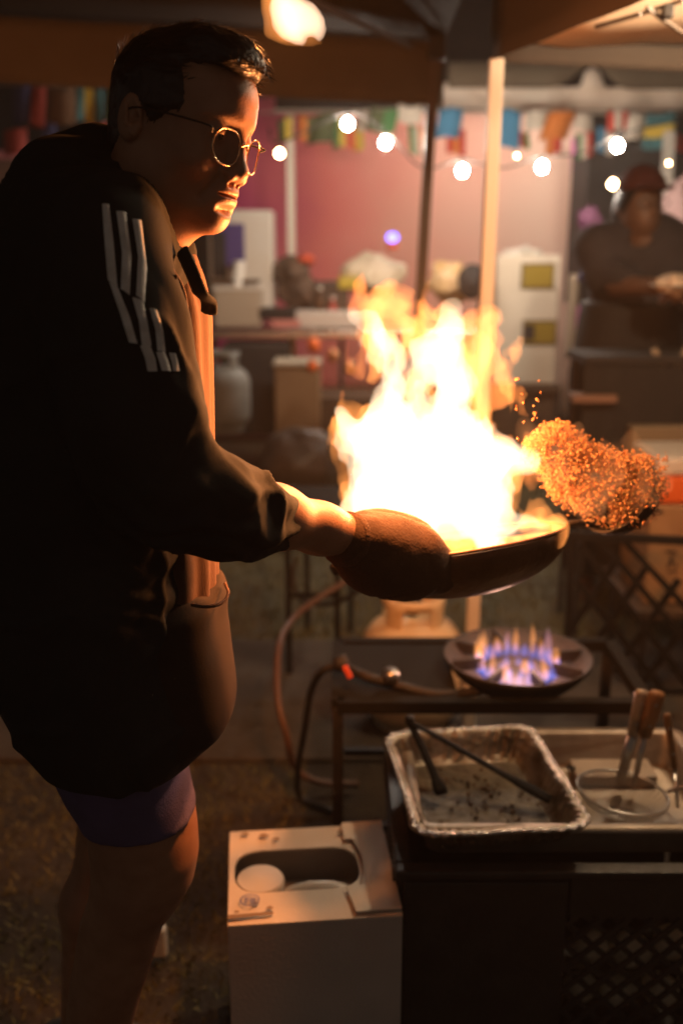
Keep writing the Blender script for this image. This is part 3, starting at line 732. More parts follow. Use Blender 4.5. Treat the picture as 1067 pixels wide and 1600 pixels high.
ico_f = [(0, 1, 2), (0, 2, 3), (0, 3, 4), (0, 4, 5), (0, 5, 1), (1, 6, 2), (2, 7, 3), (3, 8, 4), (4, 9, 5), (5, 10, 1), (6, 7, 2), (7, 8, 3), (8, 9, 4), (9, 10, 5), (10, 6, 1), (11, 7, 6), (11, 8, 7), (11, 9, 8), (11, 10, 9), (11, 6, 10)]
def grain(c, s, e):
    global V, F
    a = Vector(rg.normal(size=3)).normalized(); n0 = len(V)
    for p in ico_v: V.append(c + p * s + a * (a.dot(p) * s * (e - 1)))
    F += [tuple(n0 + k for k in t) for t in ico_f]
k = 0
blobs = [(at(rg.uniform(825, 1035), rg.uniform(670, 815), 1.70 + rg.normal(0, .02)), rg.uniform(.006, .016)) for _ in range(1)]
cnt = 0
while cnt < 15000:
    x_, y_ = rg.uniform(815, 1045), rg.uniform(658, 828)
    jx, jy = x_ + rg.normal(0, 6), y_ + rg.normal(0, 6)
    if not insidepoly(rice_poly, jx, jy): continue
    dn = float(vn(np.float32(x_ * .05), np.float32(y_ * .05), np.float32(0), 1, 31))
    if rg.rand() < .35 - .9 * dn: continue
    c = at(x_, y_, 1.54 + .02 * dn + rg.normal(0, .028)); grain(c, rg.uniform(.0008, .0017), rg.uniform(1, 2.8)); cnt += 1
for _ in range(24):
    c = at(rg.uniform(800, 880), rg.uniform(590, 690), 1.50 + rg.normal(0, .03)); grain(c, rg.uniform(.0008, .0022), 2.2)
tag(mesh('tossed_rice', V, F, rice_m), 'cloud of golden fried rice flying from wok to ladle', 'rice', kind='stuff')

# ================================================================== OIL CARTON
zc = .38
FLc, FRc, BLc, BRc = atz(356, 1447, zc), atz(629, 1430, zc), atz(349, 1300, zc), atz(585, 1288, zc)
ex = (FRc - FLc).normalized(); ey = Vector((-ex.y, ex.x, 0)); wB = (FRc - FLc).length; dB = ((BLc - FLc).dot(ey) + (BRc - FRc).dot(ey)) / 2
ob = thing('oil_carton', (FLc.x + .5 * wB * ex.x, FLc.y + .12, 0), 'white cardboard carton with open hand slot on the ground by the cook', 'carton')
def bp(u, v_, z_=0): return FLc + ex * (u * wB) + ey * (v_ * dB) + Vector((0, 0, z_))
t_ = .004
cb = lambda u0, u1, v0, v1, z0, z1: ([bp(u, v_, z_) for u in (u0, u1) for v_ in (v0, v1) for z_ in (z0, z1)], [(0, 1, 3, 2), (4, 6, 7, 5), (0, 4, 5, 1), (2, 3, 7, 6), (0, 2, 6, 4), (1, 5, 7, 3)])
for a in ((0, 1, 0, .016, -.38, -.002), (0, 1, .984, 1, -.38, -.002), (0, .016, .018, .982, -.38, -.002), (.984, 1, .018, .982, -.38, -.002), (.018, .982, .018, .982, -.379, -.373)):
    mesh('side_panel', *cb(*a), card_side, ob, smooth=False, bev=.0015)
# top with a stadium shaped slot
N = 64; inn, out = [], []
hu0, hu1, hv0, hv1 = .035, .80, .30, .76; hr = (hv1 - hv0) / 2 * dB / wB; cv = (hv0 + hv1) / 2
for k in range(N):
    a = 2 * math.pi * k / N; ca, sa = math.cos(a), math.sin(a)
    cu = (hu1 - hr) if ca > 0 else (hu0 + hr)
    ca2 = math.copysign(abs(ca) ** .75, ca)
    inn.append((cu + hr * ca2, cv + (hv1 - hv0) / 2 * math.copysign(abs(sa) ** .62, sa)))
for u, v_ in inn:
    du, dv = u - .42, (v_ - cv); 
    s = min([((1 if du > 0 else 0) - .42) / du if abs(du) > 1e-6 else 9e9, ((1 if dv > 0 else 0) - cv) / dv if abs(dv) > 1e-6 else 9e9]); out.append((.42 + du * s, cv + dv * s))
for cu_, cv_ in ((0, 0), (1, 0), (1, 1), (0, 1)):
    i = min(range(N), key=lambda i: (out[i][0] - cu_) ** 2 + (out[i][1] - cv_) ** 2); out[i] = (cu_, cv_)
V = [bp(*p) for p in inn] + [bp(*p) for p in out]
F = [(k, (k + 1) % N, N + (k + 1) % N, N + k) for k in range(N)]
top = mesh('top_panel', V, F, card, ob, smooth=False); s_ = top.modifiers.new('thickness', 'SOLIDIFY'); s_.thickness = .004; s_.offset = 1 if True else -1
# glued flap on the right: two lobes around the slot
def sheetpoly(name, pts, z0, m, th=.0022, parent=ob):
    n = len(pts); V = [bp(u, v_, z0) for u, v_ in pts] + [bp(u, v_, z0 + th) for u, v_ in pts]
    F = [tuple(range(n - 1, -1, -1)), tuple(range(n, 2 * n))] + [(k, (k + 1) % n, n + (k + 1) % n, n + k) for k in range(n)]
    return mesh(name, V, F, m, parent, smooth=False)
arc = [(.79 + .04 * math.sin(math.pi * t), .27 + .52 * t) for t in np.linspace(0, 1, 9)]
sheetpoly('glued_flap', [(.735, .02), (1.0, .03), (1.0, .995), (.735, .99), (.735, .79)] + [(a_, b_) for a_, b_ in reversed(arc)] + [(.70, .27)], .0062, card)
sheetpoly('tuck_tab', [(0.0, .03), (.26, .055), (.26, .075), (0, .07)], .0062, card_edge, .0008)
for (u, v_, r_) in ((.22, .90, .030), (.30, .85, .022), (.72, .89, .022), (.16, .17, .018), (.24, .12, .020), (.05, .10, .015), (.10, .93, .025)):
    pts = [(u + r_ * math.cos(a) * (1 + .25 * math.sin(3 * a + u * 40)), v_ + r_ * .8 * math.sin(a)) for a in np.linspace(0, 2 * math.pi, 20, endpoint=False)]
    sheetpoly('grease_spot', pts, .0060, stain, .0004)
# round printed mark
cx_, cv_ = .125, .20
def ringpts(r0, r1, n=28):
    V = [bp(cx_ + r * math.cos(a), cv_ + r * math.sin(a), .0070) for r in (r0, r1) for a in np.linspace(0, 2 * math.pi, n, endpoint=False)]
    return V, [(k, (k + 1) % n, n + (k + 1) % n, n + k) for k in range(n)]
V, F = ringpts(.050, .058)
parts = [(V, F)]
for (a, b, c, d) in ((-.026, -.030, -.018, .028), (-.018, .020, .0, .028), (-.018, -.004, .0, .004), (.006, -.030, .014, .028), (.014, -.030, .028, -.022), (.014, .0, .026, .008), (.024, -.03, .031, .028)):
    parts.append(([bp(cx_ + a, cv_ + b, .0070), bp(cx_ + c, cv_ + b, .0070), bp(cx_ + c, cv_ + d, .0070), bp(cx_ + a, cv_ + d, .0070)], [(0, 1, 2, 3)]))
V, F = join(parts); mesh('printed_mark', V, F, ink, ob, smooth=False)
# jug inside
jc = bp(.19, .50); jc.z = 0
jg = thing('oil_jug', jc, 'white plastic jug with round cap inside the carton slot', 'jug')
V, F = box((jc.x + .078, jc.y + .01, .155), (.22, .21, .29)); mesh('jug_body', V, F, white_pl, jg, smooth=False, bev=.03)
V, F = lathe([(.030, .29), (.030, .335)], (jc.x, jc.y, 0), 32); mesh('jug_neck', V, F, white_pl, jg)
V, F = lathe([(.040, .330), (.0425, .333), (.0425, .366), (.040, .371), (.0001, .3725)], (jc.x, jc.y, 0), 48); mesh('jug_cap', V, F, white_pl, jg, smooth=False)
V, F = tube(curve([Vector((jc.x + .035, jc.y, .30)), Vector((jc.x + .055, jc.y, .335)), Vector((jc.x + .10, jc.y + .003, .345)), Vector((jc.x + .15, jc.y + .005, .335)), Vector((jc.x + .165, jc.y + .005, .29))], 6), .016, 14); mesh('jug_handle', V, F, white_pl, jg)

# ================================================================== CRATE, PANS, TOOLS
CX0, CX1, CY0, CY1, CZ = .105, .72, 1.47, 1.92, .435
cr = thing('black_crate', (.41, 1.69, 0), 'large black plastic crate with diamond lattice side under the steel pan', 'crate')
wall = .012
mesh('rim', *join([box(((CX0 + CX1) / 2, CY0, CZ - .008), (CX1 - CX0 + .03, .03, .016)), box(((CX0 + CX1) / 2, CY1, CZ - .008), (CX1 - CX0 + .03, .03, .016)),
                   box((CX0, (CY0 + CY1) / 2, CZ - .0085), (.03, CY1 - CY0 - .032, .015)), box((CX1, (CY0 + CY1) / 2, CZ - .0085), (.03, CY1 - CY0 - .032, .015))]), plastic_black, cr, smooth=False, bev=.004)
mesh('side_wall', *box((CX0, (CY0 + CY1) / 2, CZ / 2 - .01), (wall, CY1 - CY0 - .02, CZ - .03)), plastic_black, cr, smooth=False, bev=.003)
mesh('side_wall', *box((CX1, (CY0 + CY1) / 2, CZ / 2 - .01), (wall, CY1 - CY0 - .02, CZ - .03)), plastic_black, cr, smooth=False, bev=.003)
mesh('side_wall', *box(((CX0 + CX1) / 2, CY1, CZ / 2 - .01), (CX1 - CX0 - .02, wall, CZ - .03)), plastic_black, cr, smooth=False, bev=.003)
mesh('base', *box(((CX0 + CX1) / 2, (CY0 + CY1) / 2, .012), (CX1 - CX0 - .02, CY1 - CY0 - .02, .02)), plastic_black, cr, smooth=False, bev=.003)
# front: frame with a diamond lattice window
LX0, LX1, LZ0, LZ1 = at(884, 1450, CY0).x, CX1 - .05, .10, at(950, 1432, CY0).z
for b in (((CX0 + LX0) / 2, CY0, CZ / 2 - .01, LX0 - CX0 - .004, CZ - .034), ((LX0 + CX1) / 2, CY0, (LZ1 + CZ - .018) / 2, CX1 - LX0 - .004, CZ - .018 - LZ1), ((LX0 + CX1) / 2, CY0, LZ0 / 2, CX1 - LX0 - .004, LZ0 - .004)):
    mesh('front_panel', *box((b[0], b[1], b[2]), (b[3], .012, b[4])), plastic_black, cr, smooth=False, bev=.002)
pitch = .047
def latt(x0, x1, z0, z1, y, slope):
    out = []; k = -30
    while k < 40:
        xs = x0 + k * pitch; a = []
        # line x = xs + slope*(z-z0)
        za, zb = z0, z1
        fx = lambda z_: xs + slope * (z_ - z0)
        if slope > 0:
            za = max(za, z0 + (x0 - xs) / slope); zb = min(zb, z0 + (x1 - xs) / slope)
        else:
            za = max(za, z0 + (x1 - xs) / slope); zb = min(zb, z0 + (x0 - xs) / slope)
        if zb - za > .01: out.append((Vector((fx(za), y, za)), Vector((fx(zb), y, zb))))
        k += 1
    return out
for s, yy in ((1.05, CY0 - .002), (-1.05, CY0 + .003)):
    for a, b in latt(LX0, LX1, LZ0, LZ1, yy, s):
        mesh('lattice_bar', *tube([a, b], .0068, 4, flat=(1, .5)), plastic_black, cr, smooth=False)
# outer ribs on the left side wall
for k in range(26):
    yy = CY0 + .03 + k * (CY1 - CY0 - .06) / 25
    mesh('rib', *box((CX0 - .012, yy, CZ - .035), (.010, .006, .036)), plastic_black, cr, smooth=False)
for i, (px, py, r_) in enumerate(((918, 1478, .034), (985, 1482, .036), (1050, 1472, .034), (905, 1540, .032), (965, 1548, .034), (1030, 1545, .034), (1085, 1525, .03))):
    c = at(px, py, 1.518)
    v, q = nets(lambda p: ell(p, c, (r_, r_ * .9, r_ * .85)) + .004 * vn(*p, 40, i), (c.x - .05, c.y - .05, c.z - .05), (c.x + .05, c.y + .05, c.z + .05), .005)
    tag(mesh('onion', v, q, M('onion_skin', (.88, .78, .58), .5, c2=(.72, .60, .42), scale=20)), ['pale onion top left behind the crate lattice', 'pale onion top middle behind the crate lattice', 'pale onion top right behind the crate lattice', 'pale onion low left behind the crate lattice', 'pale onion low middle behind the crate lattice', 'pale onion low right behind the crate lattice', 'pale onion at the far right edge behind the crate lattice'][i], 'onion', 'onions inside the black crate')

# steel pan
PX0, PX1, PY0, PY1, PZ = atz(645, 1310, .475).x, .70, 1.515, 1.885, .478
def rrect(x0, x1, y0, y1, r, n=8, z=0):
    P = []
    for cx, cy_, a0 in ((x1 - r, y1 - r, 0), (x0 + r, y1 - r, math.pi / 2), (x0 + r, y0 + r, math.pi), (x1 - r, y0 + r, 1.5 * math.pi)):
        for k in range(n + 1):
            a = a0 + math.pi / 2 * k / n; P.append(Vector((cx + r * math.cos(a), cy_ + r * math.sin(a), z)))
    return P
def loops(L, capend=True):
    n = len(L[0]); V = [p for l in L for p in l]; F = []
    for i in range(len(L) - 1):
        for k in range(n): F.append((i * n + k, i * n + (k + 1) % n, (i + 1) * n + (k + 1) % n, (i + 1) * n + k))
    if capend: F.append(tuple((len(L) - 1) * n + k for k in range(n)))
    return V, F
pn = thing('steel_pan', ((PX0 + PX1) / 2, (PY0 + PY1) / 2, CZ), 'deep stainless steel serving pan holding strainer and tools on the crate', 'pan')
def rr_in(i, z, r=.03): return rrect(PX0 + i, PX1 - i, PY0 + i, PY1 - i, max(r - i * .3, .008), z=z)
V, F = loops([rr_in(-.004, PZ - .008), rr_in(-.004, PZ), rr_in(.016, PZ + .002), rr_in(.022, PZ - .004), rr_in(.03, PZ - .062), rr_in(.038, PZ - .068)])
o = mesh('pan_shell', V, F, steel_soft, pn); 
m_ = o.modifiers.new('thickness', 'SOLIDIFY'); m_.thickness = .0015; m_.offset = -1
# raised step at the back of the pan with a bolt hole
mesh('drain_shelf', *box((atz(955, 1200, .43).x, PY1 - .085, PZ - .052), (.16, .07, .022)), M('dull_aluminium', (.55, .46, .36), .5, .1, c2=(.42, .34, .26), scale=12), pn, smooth=False, bev=.003)
V, F = lathe([(.0001, 0), (.009, 0), (.009, .003), (.0001, .004)], (atz(897, 1212, .44).x, PY1 - .09, PZ - .0405), 16); mesh('bolt', V, F, iron, pn)

# foil tray
A, B, C_, D = atz(665, 1303, .505), atz(918, 1290, .505), atz(826, 1137, .505), atz(600, 1150, .505)
tc_ = (A + B + C_ + D) / 4; e1 = ((B - A) + (C_ - D)).normalized(); e2 = Vector((-e1.y, e1.x, 0)); tw = ((B - A).length + (C_ - D).length) / 4; td = (((D - A) + (C_ - B)) / 4).dot(e2)
sk = (((D - A) + (C_ - B)) / 4).dot(e1) / td
ft = thing('foil_tray', tc_, 'crinkled aluminium foil tray with brown scraps beneath the tongs', 'tray')
def tl(inset, z, r, cr_=0, wob=0, n=26):
    P = rrect(-tw + inset, tw - inset, -td + inset, td - inset, r, n=14)
    # resample densely
    Q = []; L = [(P[(i + 1) % len(P)] - P[i]).length for i in range(len(P))]; tot = sum(L); M_ = 320; i = 0; acc = 0
    for k in range(M_):
        s = tot * k / M_
        while acc + L[i] < s: acc += L[i]; i += 1
        Q.append(P[i].lerp(P[(i + 1) % len(P)], (s - acc) / L[i]))
    out = []
    for k, p in enumerate(Q):
        nn = Vector((p.x / tw ** 1, p.y / td, 0)).normalized()
        corner = min(1, max(0, (abs(p.x) / tw + abs(p.y) / td - 1.25) / .4))
        c = cr_ * (.35 + 1.2 * corner) * math.sin(k * 2 * math.pi / 320 * 64 + 1.5 * math.sin(k * .21))
        p = p + nn * c
        zz = z + wob * math.sin(k * .045 + 1) + wob * .6 * math.sin(k * .19) + .006 * p.x / tw * 0
        out.append(tc_ + e1 * (p.x + sk * p.y * .35) + e2 * p.y + Vector((0, 0, zz)))
    return out
V, F = loops([tl(-.006, -.006, .035, .0010, .0012), tl(-.008, .000, .036, .0012, .0014), tl(-.002, .0045, .034, .0012, .0014), tl(.006, .001, .032, .0024, .001), tl(.012, -.012, .030, .0034), tl(.020, -.034, .028, .0030), tl(.028, -.050, .026, .0008), tl(.034, -.053, .024)], capend=False)
n = 320; base = [tl(.034 + i * .016, -.053, .020) for i in range(1, 6)]
V2, F2 = loops([V[-n:]] + base, capend=True)
o = mesh('tray_wall', V[:], F, foil, ft)
mesh('tray_floor', V2, F2, M('greasy_foil', (.15, .115, .07), .6, .2, c2=(.07, .048, .028), scale=22, bump=.6, bscale=60), ft)
V, F = tube(tl(-.006, .001, .036, .0024, .0016), .0035, 7, close=True); mesh('rolled_rim', V, F, foil_rim, ft)
V, F = [], []
for i in range(90):
    a, b = rg.normal(.1, .4), rg.normal(-.05, .45)
    if abs(a) > .75 or abs(b) > .75: continue
    grain(tc_ + e1 * a * tw + e2 * b * td + Vector((0, 0, -.049)), rg.uniform(.0015, .004), 1.5)
mesh('food_scraps', V, F, M('dark_scraps', (.07, .035, .018), .5, c2=(.18, .09, .03), scale=40), ft)['kind'] = 'stuff'

# tongs
tg = thing('tongs', atz(645, 1130, .53), 'open black tongs lying across the foil tray', 'tongs')
def arm(pts, nm):
    P = curve(pts, 8); n = len(P)
    V, F = tube(P, [.0085 if i < n * .75 else .0085 + .006 * math.sin(math.pi * (i - n * .75) / (n * .26)) for i in range(n)], 8, flat=(.28, 1)); return mesh(nm, V, F, matte_black, tg)
arm([atz(640, 1128, .545), atz(665, 1180, .515), atz(690, 1240, .475)], 'tong_arm')
arm([atz(640, 1128, .545), atz(700, 1160, .535), atz(760, 1195, .515), atz(860, 1250, .478)], 'tong_arm')
V, F = lathe([(.0001, 0), (.009, 0), (.009, .014), (.0001, .015)], atz(640, 1130, .54), 16); mesh('hinge', V, F, iron, tg)

# strainer
sc_ = atz(972, 1237, .462); sr_ = .084
st = thing('strainer', sc_, 'round wire strainer with bright rim lying in the steel pan', 'strainer')
SMx = Matrix.Rotation(R(6), 3, 'Y')
V, F = tube([sc_ + SMx @ Vector((sr_ * math.cos(t), sr_ * math.sin(t) * .95, 0)) for t in np.linspace(0, 2 * math.pi, 60, endpoint=False)], .0026, 8, close=True); mesh('strainer_rim', V, F, steel, st)
pr = [(sr_ * math.cos(a), -.040 * math.sin(a)) for a in np.linspace(0, 1.45, 12)]
parts = []
for k in range(40):
    t = 2 * math.pi * k / 40
    parts.append(tube([sc_ + SMx @ Vector((r_ * math.cos(t), r_ * .95 * math.sin(t), z_)) for r_, z_ in pr], .0006, 4))
for r_, z_ in pr[1::1]:
    parts.append(tube([sc_ + SMx @ Vector((r_ * math.cos(t), r_ * .95 * math.sin(t), z_)) for t in np.linspace(0, 2 * math.pi, 32, endpoint=False)], .0006, 4, close=True))
mesh('wire_mesh', *join(parts), steel, st)['kind'] = 'stuff'
V, F = tube([sc_ + Vector((sr_, .0, 0)), sc_ + Vector((sr_ + .14, .03, .03))], .004, 8); mesh('strainer_handle', V, F, steel, st)

# wooden handled tools
def tool(name, label, cat, top, mid, low, hw_, sw, hm=wood, hn=6):
    t = thing(name, low, label, cat, 'wooden handled tools standing in the steel pan')
    P = [top, top.lerp(mid, .08), top.lerp(mid, .5), mid]
    V, F = tube(P, [hw_ * .8, hw_, hw_ * .92, hw_ * .85], 12, flat=(1, .62), up=(1, 0, 0)); mesh('handle', V, F, hm, t)
    V, F = tube([mid, mid.lerp(low, .5), low], sw, 8, flat=(1, .35), up=(1, 0, 0)); mesh('shank', V, F, steel, t)
    for s in (.25, .72):
        c = top.lerp(mid, s); V, F = lathe([(.0001, .0), (.003, .0), (.0025, .0012), (.0001, .0015)], c + Vector((0, -hw_ * .64, 0)), 10, Matrix.Rotation(R(90), 3, 'X')); mesh('rivet', V, F, steel, t)
    return t
T0 = 1.74
tool('turner', 'turner with a pale smooth wooden handle, left in the pan', 'turner', at(1003, 1079, T0), at(988, 1148, T0), atz(968, 1222, .435), .0135, .011, M('pale_handle', (.66, .52, .38), .25, .3, c2=(.5, .34, .2), scale=40))  # handle paler and glossier than the other wooden ones
tool('cleaver', 'brown wooden handled tool right beside the turner', 'turner', at(1027, 1081, T0 - .01), at(1006, 1150, T0 - .01), atz(990, 1228, .435), .0165, .006)
tool('serving_fork', 'slim wooden handled fork at the right edge of the pan', 'fork', at(1041, 1115, T0 - .03), at(1053, 1200, T0 - .03), atz(1058, 1262, .435), .0075, .004)

# ================================================================== WOK BURNER STAND
bc = atz(808, 1030, .53)
bs = thing('burner_stand', (bc.x, bc.y, 0), 'black iron gas burner stand with round wok ring and lit flames', 'burner')
V, F = lathe([(.085, -.035), (.12, -.030), (.150, -.006), (.166, .012), (.170, .012), (.168, .004), (.150, -.022), (.12, -.05), (.085, -.05), (.085, -.035)], bc, 56, cap=False); mesh('wok_ring', V, F, iron, bs)
V, F = lathe([(.0001, -.040), (.035, -.042), (.05, -.046), (.07, -.034), (.078, -.030), (.083, -.036), (.083, -.06), (.0001, -.062)], bc, 40); bh = mesh('burner_head', V, F, iron, bs)
for k in range(8):
    a = k * math.pi / 4 + .2; mesh('pot_support', *box(bc + Vector((.12 * math.cos(a), .12 * math.sin(a), -.002)), (.07, .008, .028), rz=a), iron, bs, smooth=False, bev=.002)
SX0, SX1, SY0, SY1, SZ = atz(528, 1060, .49).x, .66, 1.96, 2.30, .49
for (x_, y_) in ((SX0, SY0), (SX1, SY0), (SX0, SY1), (SX1, SY1)):
    mesh('leg', *tube([Vector((x_, y_, SZ)), Vector((x_ + (.0), y_, 0))], .016, 4), iron, bs, smooth=False)
for a, b in (((SX0, SY0), (SX1, SY0)), ((SX0, SY1), (SX1, SY1)), ((SX0, SY0), (SX0, SY1)), ((SX1, SY0), (SX1, SY1))):
    mesh('frame_rail', *tube([Vector((*a, SZ + .004)), Vector((*b, SZ + .004))], .019, 4), matte_black, bs, smooth=False)
mesh('cross_bar', *tube([Vector((SX0 + .014, SY0, .20)), Vector((SX1 - .014, SY0, .20))], .012, 4), iron, bs, smooth=False)
mesh('cross_bar', *tube([Vector((SX0 + .014, SY1, .20)), Vector((SX1 - .014, SY1, .20))], .012, 4), iron, bs, smooth=False)
mesh('side_shelf', *box(((SX0 + bc.x - .15) / 2, (SY0 + SY1) / 2, SZ + .008), (bc.x - .15 - SX0, SY1 - SY0 - .04, .01)), matte_black, bs, smooth=False, bev=.002)
vb = atz(600, 1078, .50)
V, F = tube(curve([atz(545, 1045, .53), atz(575, 1058, .53), vb + Vector((0, 0, .02)), atz(680, 1085, .50), atz(750, 1080, .49)], 5), .011, 10); mesh('gas_pipe', V, F, iron, bs)
V, F = lathe([(.0001, 0), (.020, 0), (.020, .022), (.016, .028), (.0001, .03)], atz(610, 1065, .52), 14); mesh('valve_knob', V, F, steel, bs)
V, F = lathe([(.0001, 0), (.017, 0), (.018, .03), (.0001, .034)], atz(523, 1040, .54), 16, Matrix.Rotation(R(70), 3, 'Y')); mesh('regulator', V, F, iron, bs)
mesh('red_tap', *box(atz(543, 1050, .555), (.012, .010, .03), ry=R(-25)), red_m, bs, smooth=False, bev=.002)
blue_gas = FIRE('blue_gas', (.16, .24, 1.0), 20); or_gas = FIRE('orange_jet', (1, .36, .10), 34); lil_gas = FIRE('violet_gas', (.75, .35, .45), 16)
def jet(c, h_, r_, m_, lean=(0, 0), nm='gas_flame'):
    P = [c + Vector((lean[0] * t * t, lean[1] * t * t, h_ * t)) for t in np.linspace(0, 1, 9)]
    rr = [r_ * max(.05, (math.sin(math.pi * min(1, .25 + t * .75)) ** .8)) for t in np.linspace(0, 1, 9)]
    V, F = tube(P, rr, 9); return mesh(nm, V, F, m_, bs)
for k in range(26):
    a = 2 * math.pi * k / 26; c = bc + Vector((.088 * math.cos(a), .088 * math.sin(a), -.028))
    jet(c, rg.uniform(.030, .045), .011, blue_gas, (.006 * math.cos(a), .006 * math.sin(a)))
    if k % 2 == 0 or rg.rand() < .35:
        jet(c + Vector((0, 0, .012)), rg.uniform(.035, .085), rg.uniform(.0065, .011), or_gas if rg.rand() < .7 else lil_gas, tuple(rg.normal(0, .008, 2)))
for k in range(7):
    a = 2 * math.pi * k / 7 + .4; c = bc + Vector((.035 * math.cos(a), .035 * math.sin(a), -.03)); jet(c, rg.uniform(.02, .03), .009, blue_gas)
jet(bc + Vector((.012, -.03, -.02)), .035, .011, or_gas); jet(bc + Vector((.03, -.085, -.025)), .03, .013, or_gas); jet(bc + Vector((-.04, -.075, -.02)), .05, .012, or_gas)
lamp('gas_light', bc + Vector((0, 0, .03)), 3.5, (1, .5, .35), .03, bs)

# hoses
V, F = tube(curve([at(545, 905, 3.0), at(490, 940, 2.9), at(455, 970, 2.8), at(436, 1010, 2.6), at(434, 1090, 2.45), at(448, 1150, 2.4), at(462, 1200, 2.4), at(500, 1222, 2.4), at(560, 1225, 2.42)], 8), .0095, 10)
tag(mesh('gas_hose', V, F, hose_brown), 'brown gas hose curving down to the ground left of the burner', 'hose')
V, F = tube(curve([atz(538, 1038, .545), atz(505, 1048, .52), atz(486, 1080, .44), atz(476, 1140, .30), atz(466, 1200, .14), atz(470, 1245, .02), atz(520, 1268, .012)], 8), .0085, 10)
tag(mesh('gas_hose', V, F, rubber), 'black gas hose hanging from the burner regulator', 'hose')

# ================================================================== TANKS
def tank(c, r_, h_, m_, label, name='propane_tank', grp='propane tanks', collar=True, valve=True):
    t = thing(name, (c[0], c[1], 0), label, 'gas tank', grp); x_, y_ = c[0], c[1]; zb = c[2]
    pr = [(.0001, zb + .02), (r_ * .7, zb + .02), (r_ * .97, zb + .07), (r_, zb + .10), (r_, zb + h_ * .60), (r_ * .96, zb + h_ * .68), (r_ * .80, zb + h_ * .76), (r_ * .5, zb + h_ * .82), (.0001, zb + h_ * .84)]
    V, F = lathe(pr, (x_, y_, 0), 40, cap=False); mesh('tank_body', V, F, m_, t)
    V, F = lathe([(r_ * .7, zb), (r_ * .74, zb), (r_ * .74, zb + .05), (r_ * .7, zb + .05)], (x_, y_, 0), 32, cap=False); mesh('foot_ring', V, F, m_, t)
    if collar:
        rc = r_ * .62; z0, z1 = zb + h_ * .70, zb + h_
        V, F = [], []; n = 48; H = [0, .25, .75, 1.0]
        for j in range(4):
            for k in range(n):
                a = 2 * math.pi * k / n; V.append((x_ + rc * math.cos(a), y_ + rc * math.sin(a), z0 + (z1 - z0) * H[j]))
        for j in range(3):
            for k in range(n):
                if j == 1 and ((k + 3) % 12) < 7: continue          # hand holes
                F.append((j * n + k, j * n + (k + 1) % n, (j + 1) * n + (k + 1) % n, (j + 1) * n + k))
        solidify(mesh('collar', V, F, m_, t), .004)
    if valve:
        V, F = lathe([(.0001, zb + h_ * .80), (.016, zb + h_ * .80), (.016, zb + h_ * .9), (.026, zb + h_ * .91), (.026, zb + h_ * .97), (.0001, zb + h_ * .975)], (x_, y_, 0), 14); mesh('valve', V, F, iron, t)
    return t
cc = atz(650, 955, .42)
tank((cc.x, 2.85, 0), .155, .435, cream_paint, 'cream propane tank standing right behind the burner under the wok')
cc = at(345, 700, 5.0)
tank((cc.x, 5.2, .50), .14, .42, grey_tank, 'grey propane tank just right of the cook orange shirt front')
cc = at(945, 700, 4.3)
tank((cc.x, 4.3, .24), .15, .46, grey_tank, 'pale propane tank on the right below the vendor table')

# ================================================================== STANDS
fs = thing('folding_stand', at(485, 1000, 3.2), 'dark metal stand with square frame behind the cook forearm', 'stand')
fx0, fx1 = at(450, 900, 3.2).x, at(527, 900, 3.2).x
for (x_, y_) in ((fx0, 3.2), (fx1, 3.2), (fx0 + .05, 3.6), (fx1 + .05, 3.6)):
    mesh('leg', *tube([Vector((x_, y_, .56)), Vector((x_, y_, 0))], .014, 4), matte_black, fs, smooth=False)
mesh('stand_top', *box(((fx0 + fx1) / 2 + .025, 3.4, .57), (fx1 - fx0 + .12, .46, .02)), matte_black, fs, smooth=False, bev=.003)
mesh('cross_bar', *tube([Vector((fx0, 3.2, .30)), Vector((fx1, 3.2, .30))], .010, 4), matte_black, fs, smooth=False)
V, F = tube(curve([at(462, 870, 3.3), at(458, 910, 3.28), at(470, 935, 3.26), at(500, 945, 3.25), at(540, 935, 3.2), at(570, 915, 3.1)], 6), .009, 8)
tag(mesh('black_cable', V, F, rubber), 'black cable looping between the legs of the dark stand', 'cable')

xr = thing('lattice_stand', at(975, 1060, 2.95), 'black criss cross folding stand at right behind the burner', 'stand')
XY = 2.75
def xbar(a, b, dy, r_=.0105): mesh('lattice_bar', *tube([at(a[0], a[1], XY + dy), at(b[0], b[1], XY + dy)], r_ * 1.3, 4, flat=(1, .5)), matte_black, xr, smooth=False)
mesh('leg', *tube([at(892, 838, XY), at(886, 1010, XY)], .013, 4), matte_black, xr, smooth=False)
for i, (a, b) in enumerate((((905, 850), (1072, 1068)), ((932, 838), (1080, 1012)), ((968, 838), (1095, 975)), ((898, 905), (1040, 1085)))): xbar(a, b, 0)
for i, (a, b) in enumerate((((890, 985), (968, 868)), ((922, 1018), (1012, 882)), ((958, 1052), (1060, 905)), ((1000, 1072), (1090, 950)))): xbar(a, b, .014)
mesh('top_rail', *tube([at(886, 836, XY), at(1090, 846, XY)], .016, 4), matte_black, xr, smooth=False)
mesh('foot_rail', *tube([at(990, 1078, XY), at(1095, 1082, XY)], .012, 4), matte_black, xr, smooth=False)

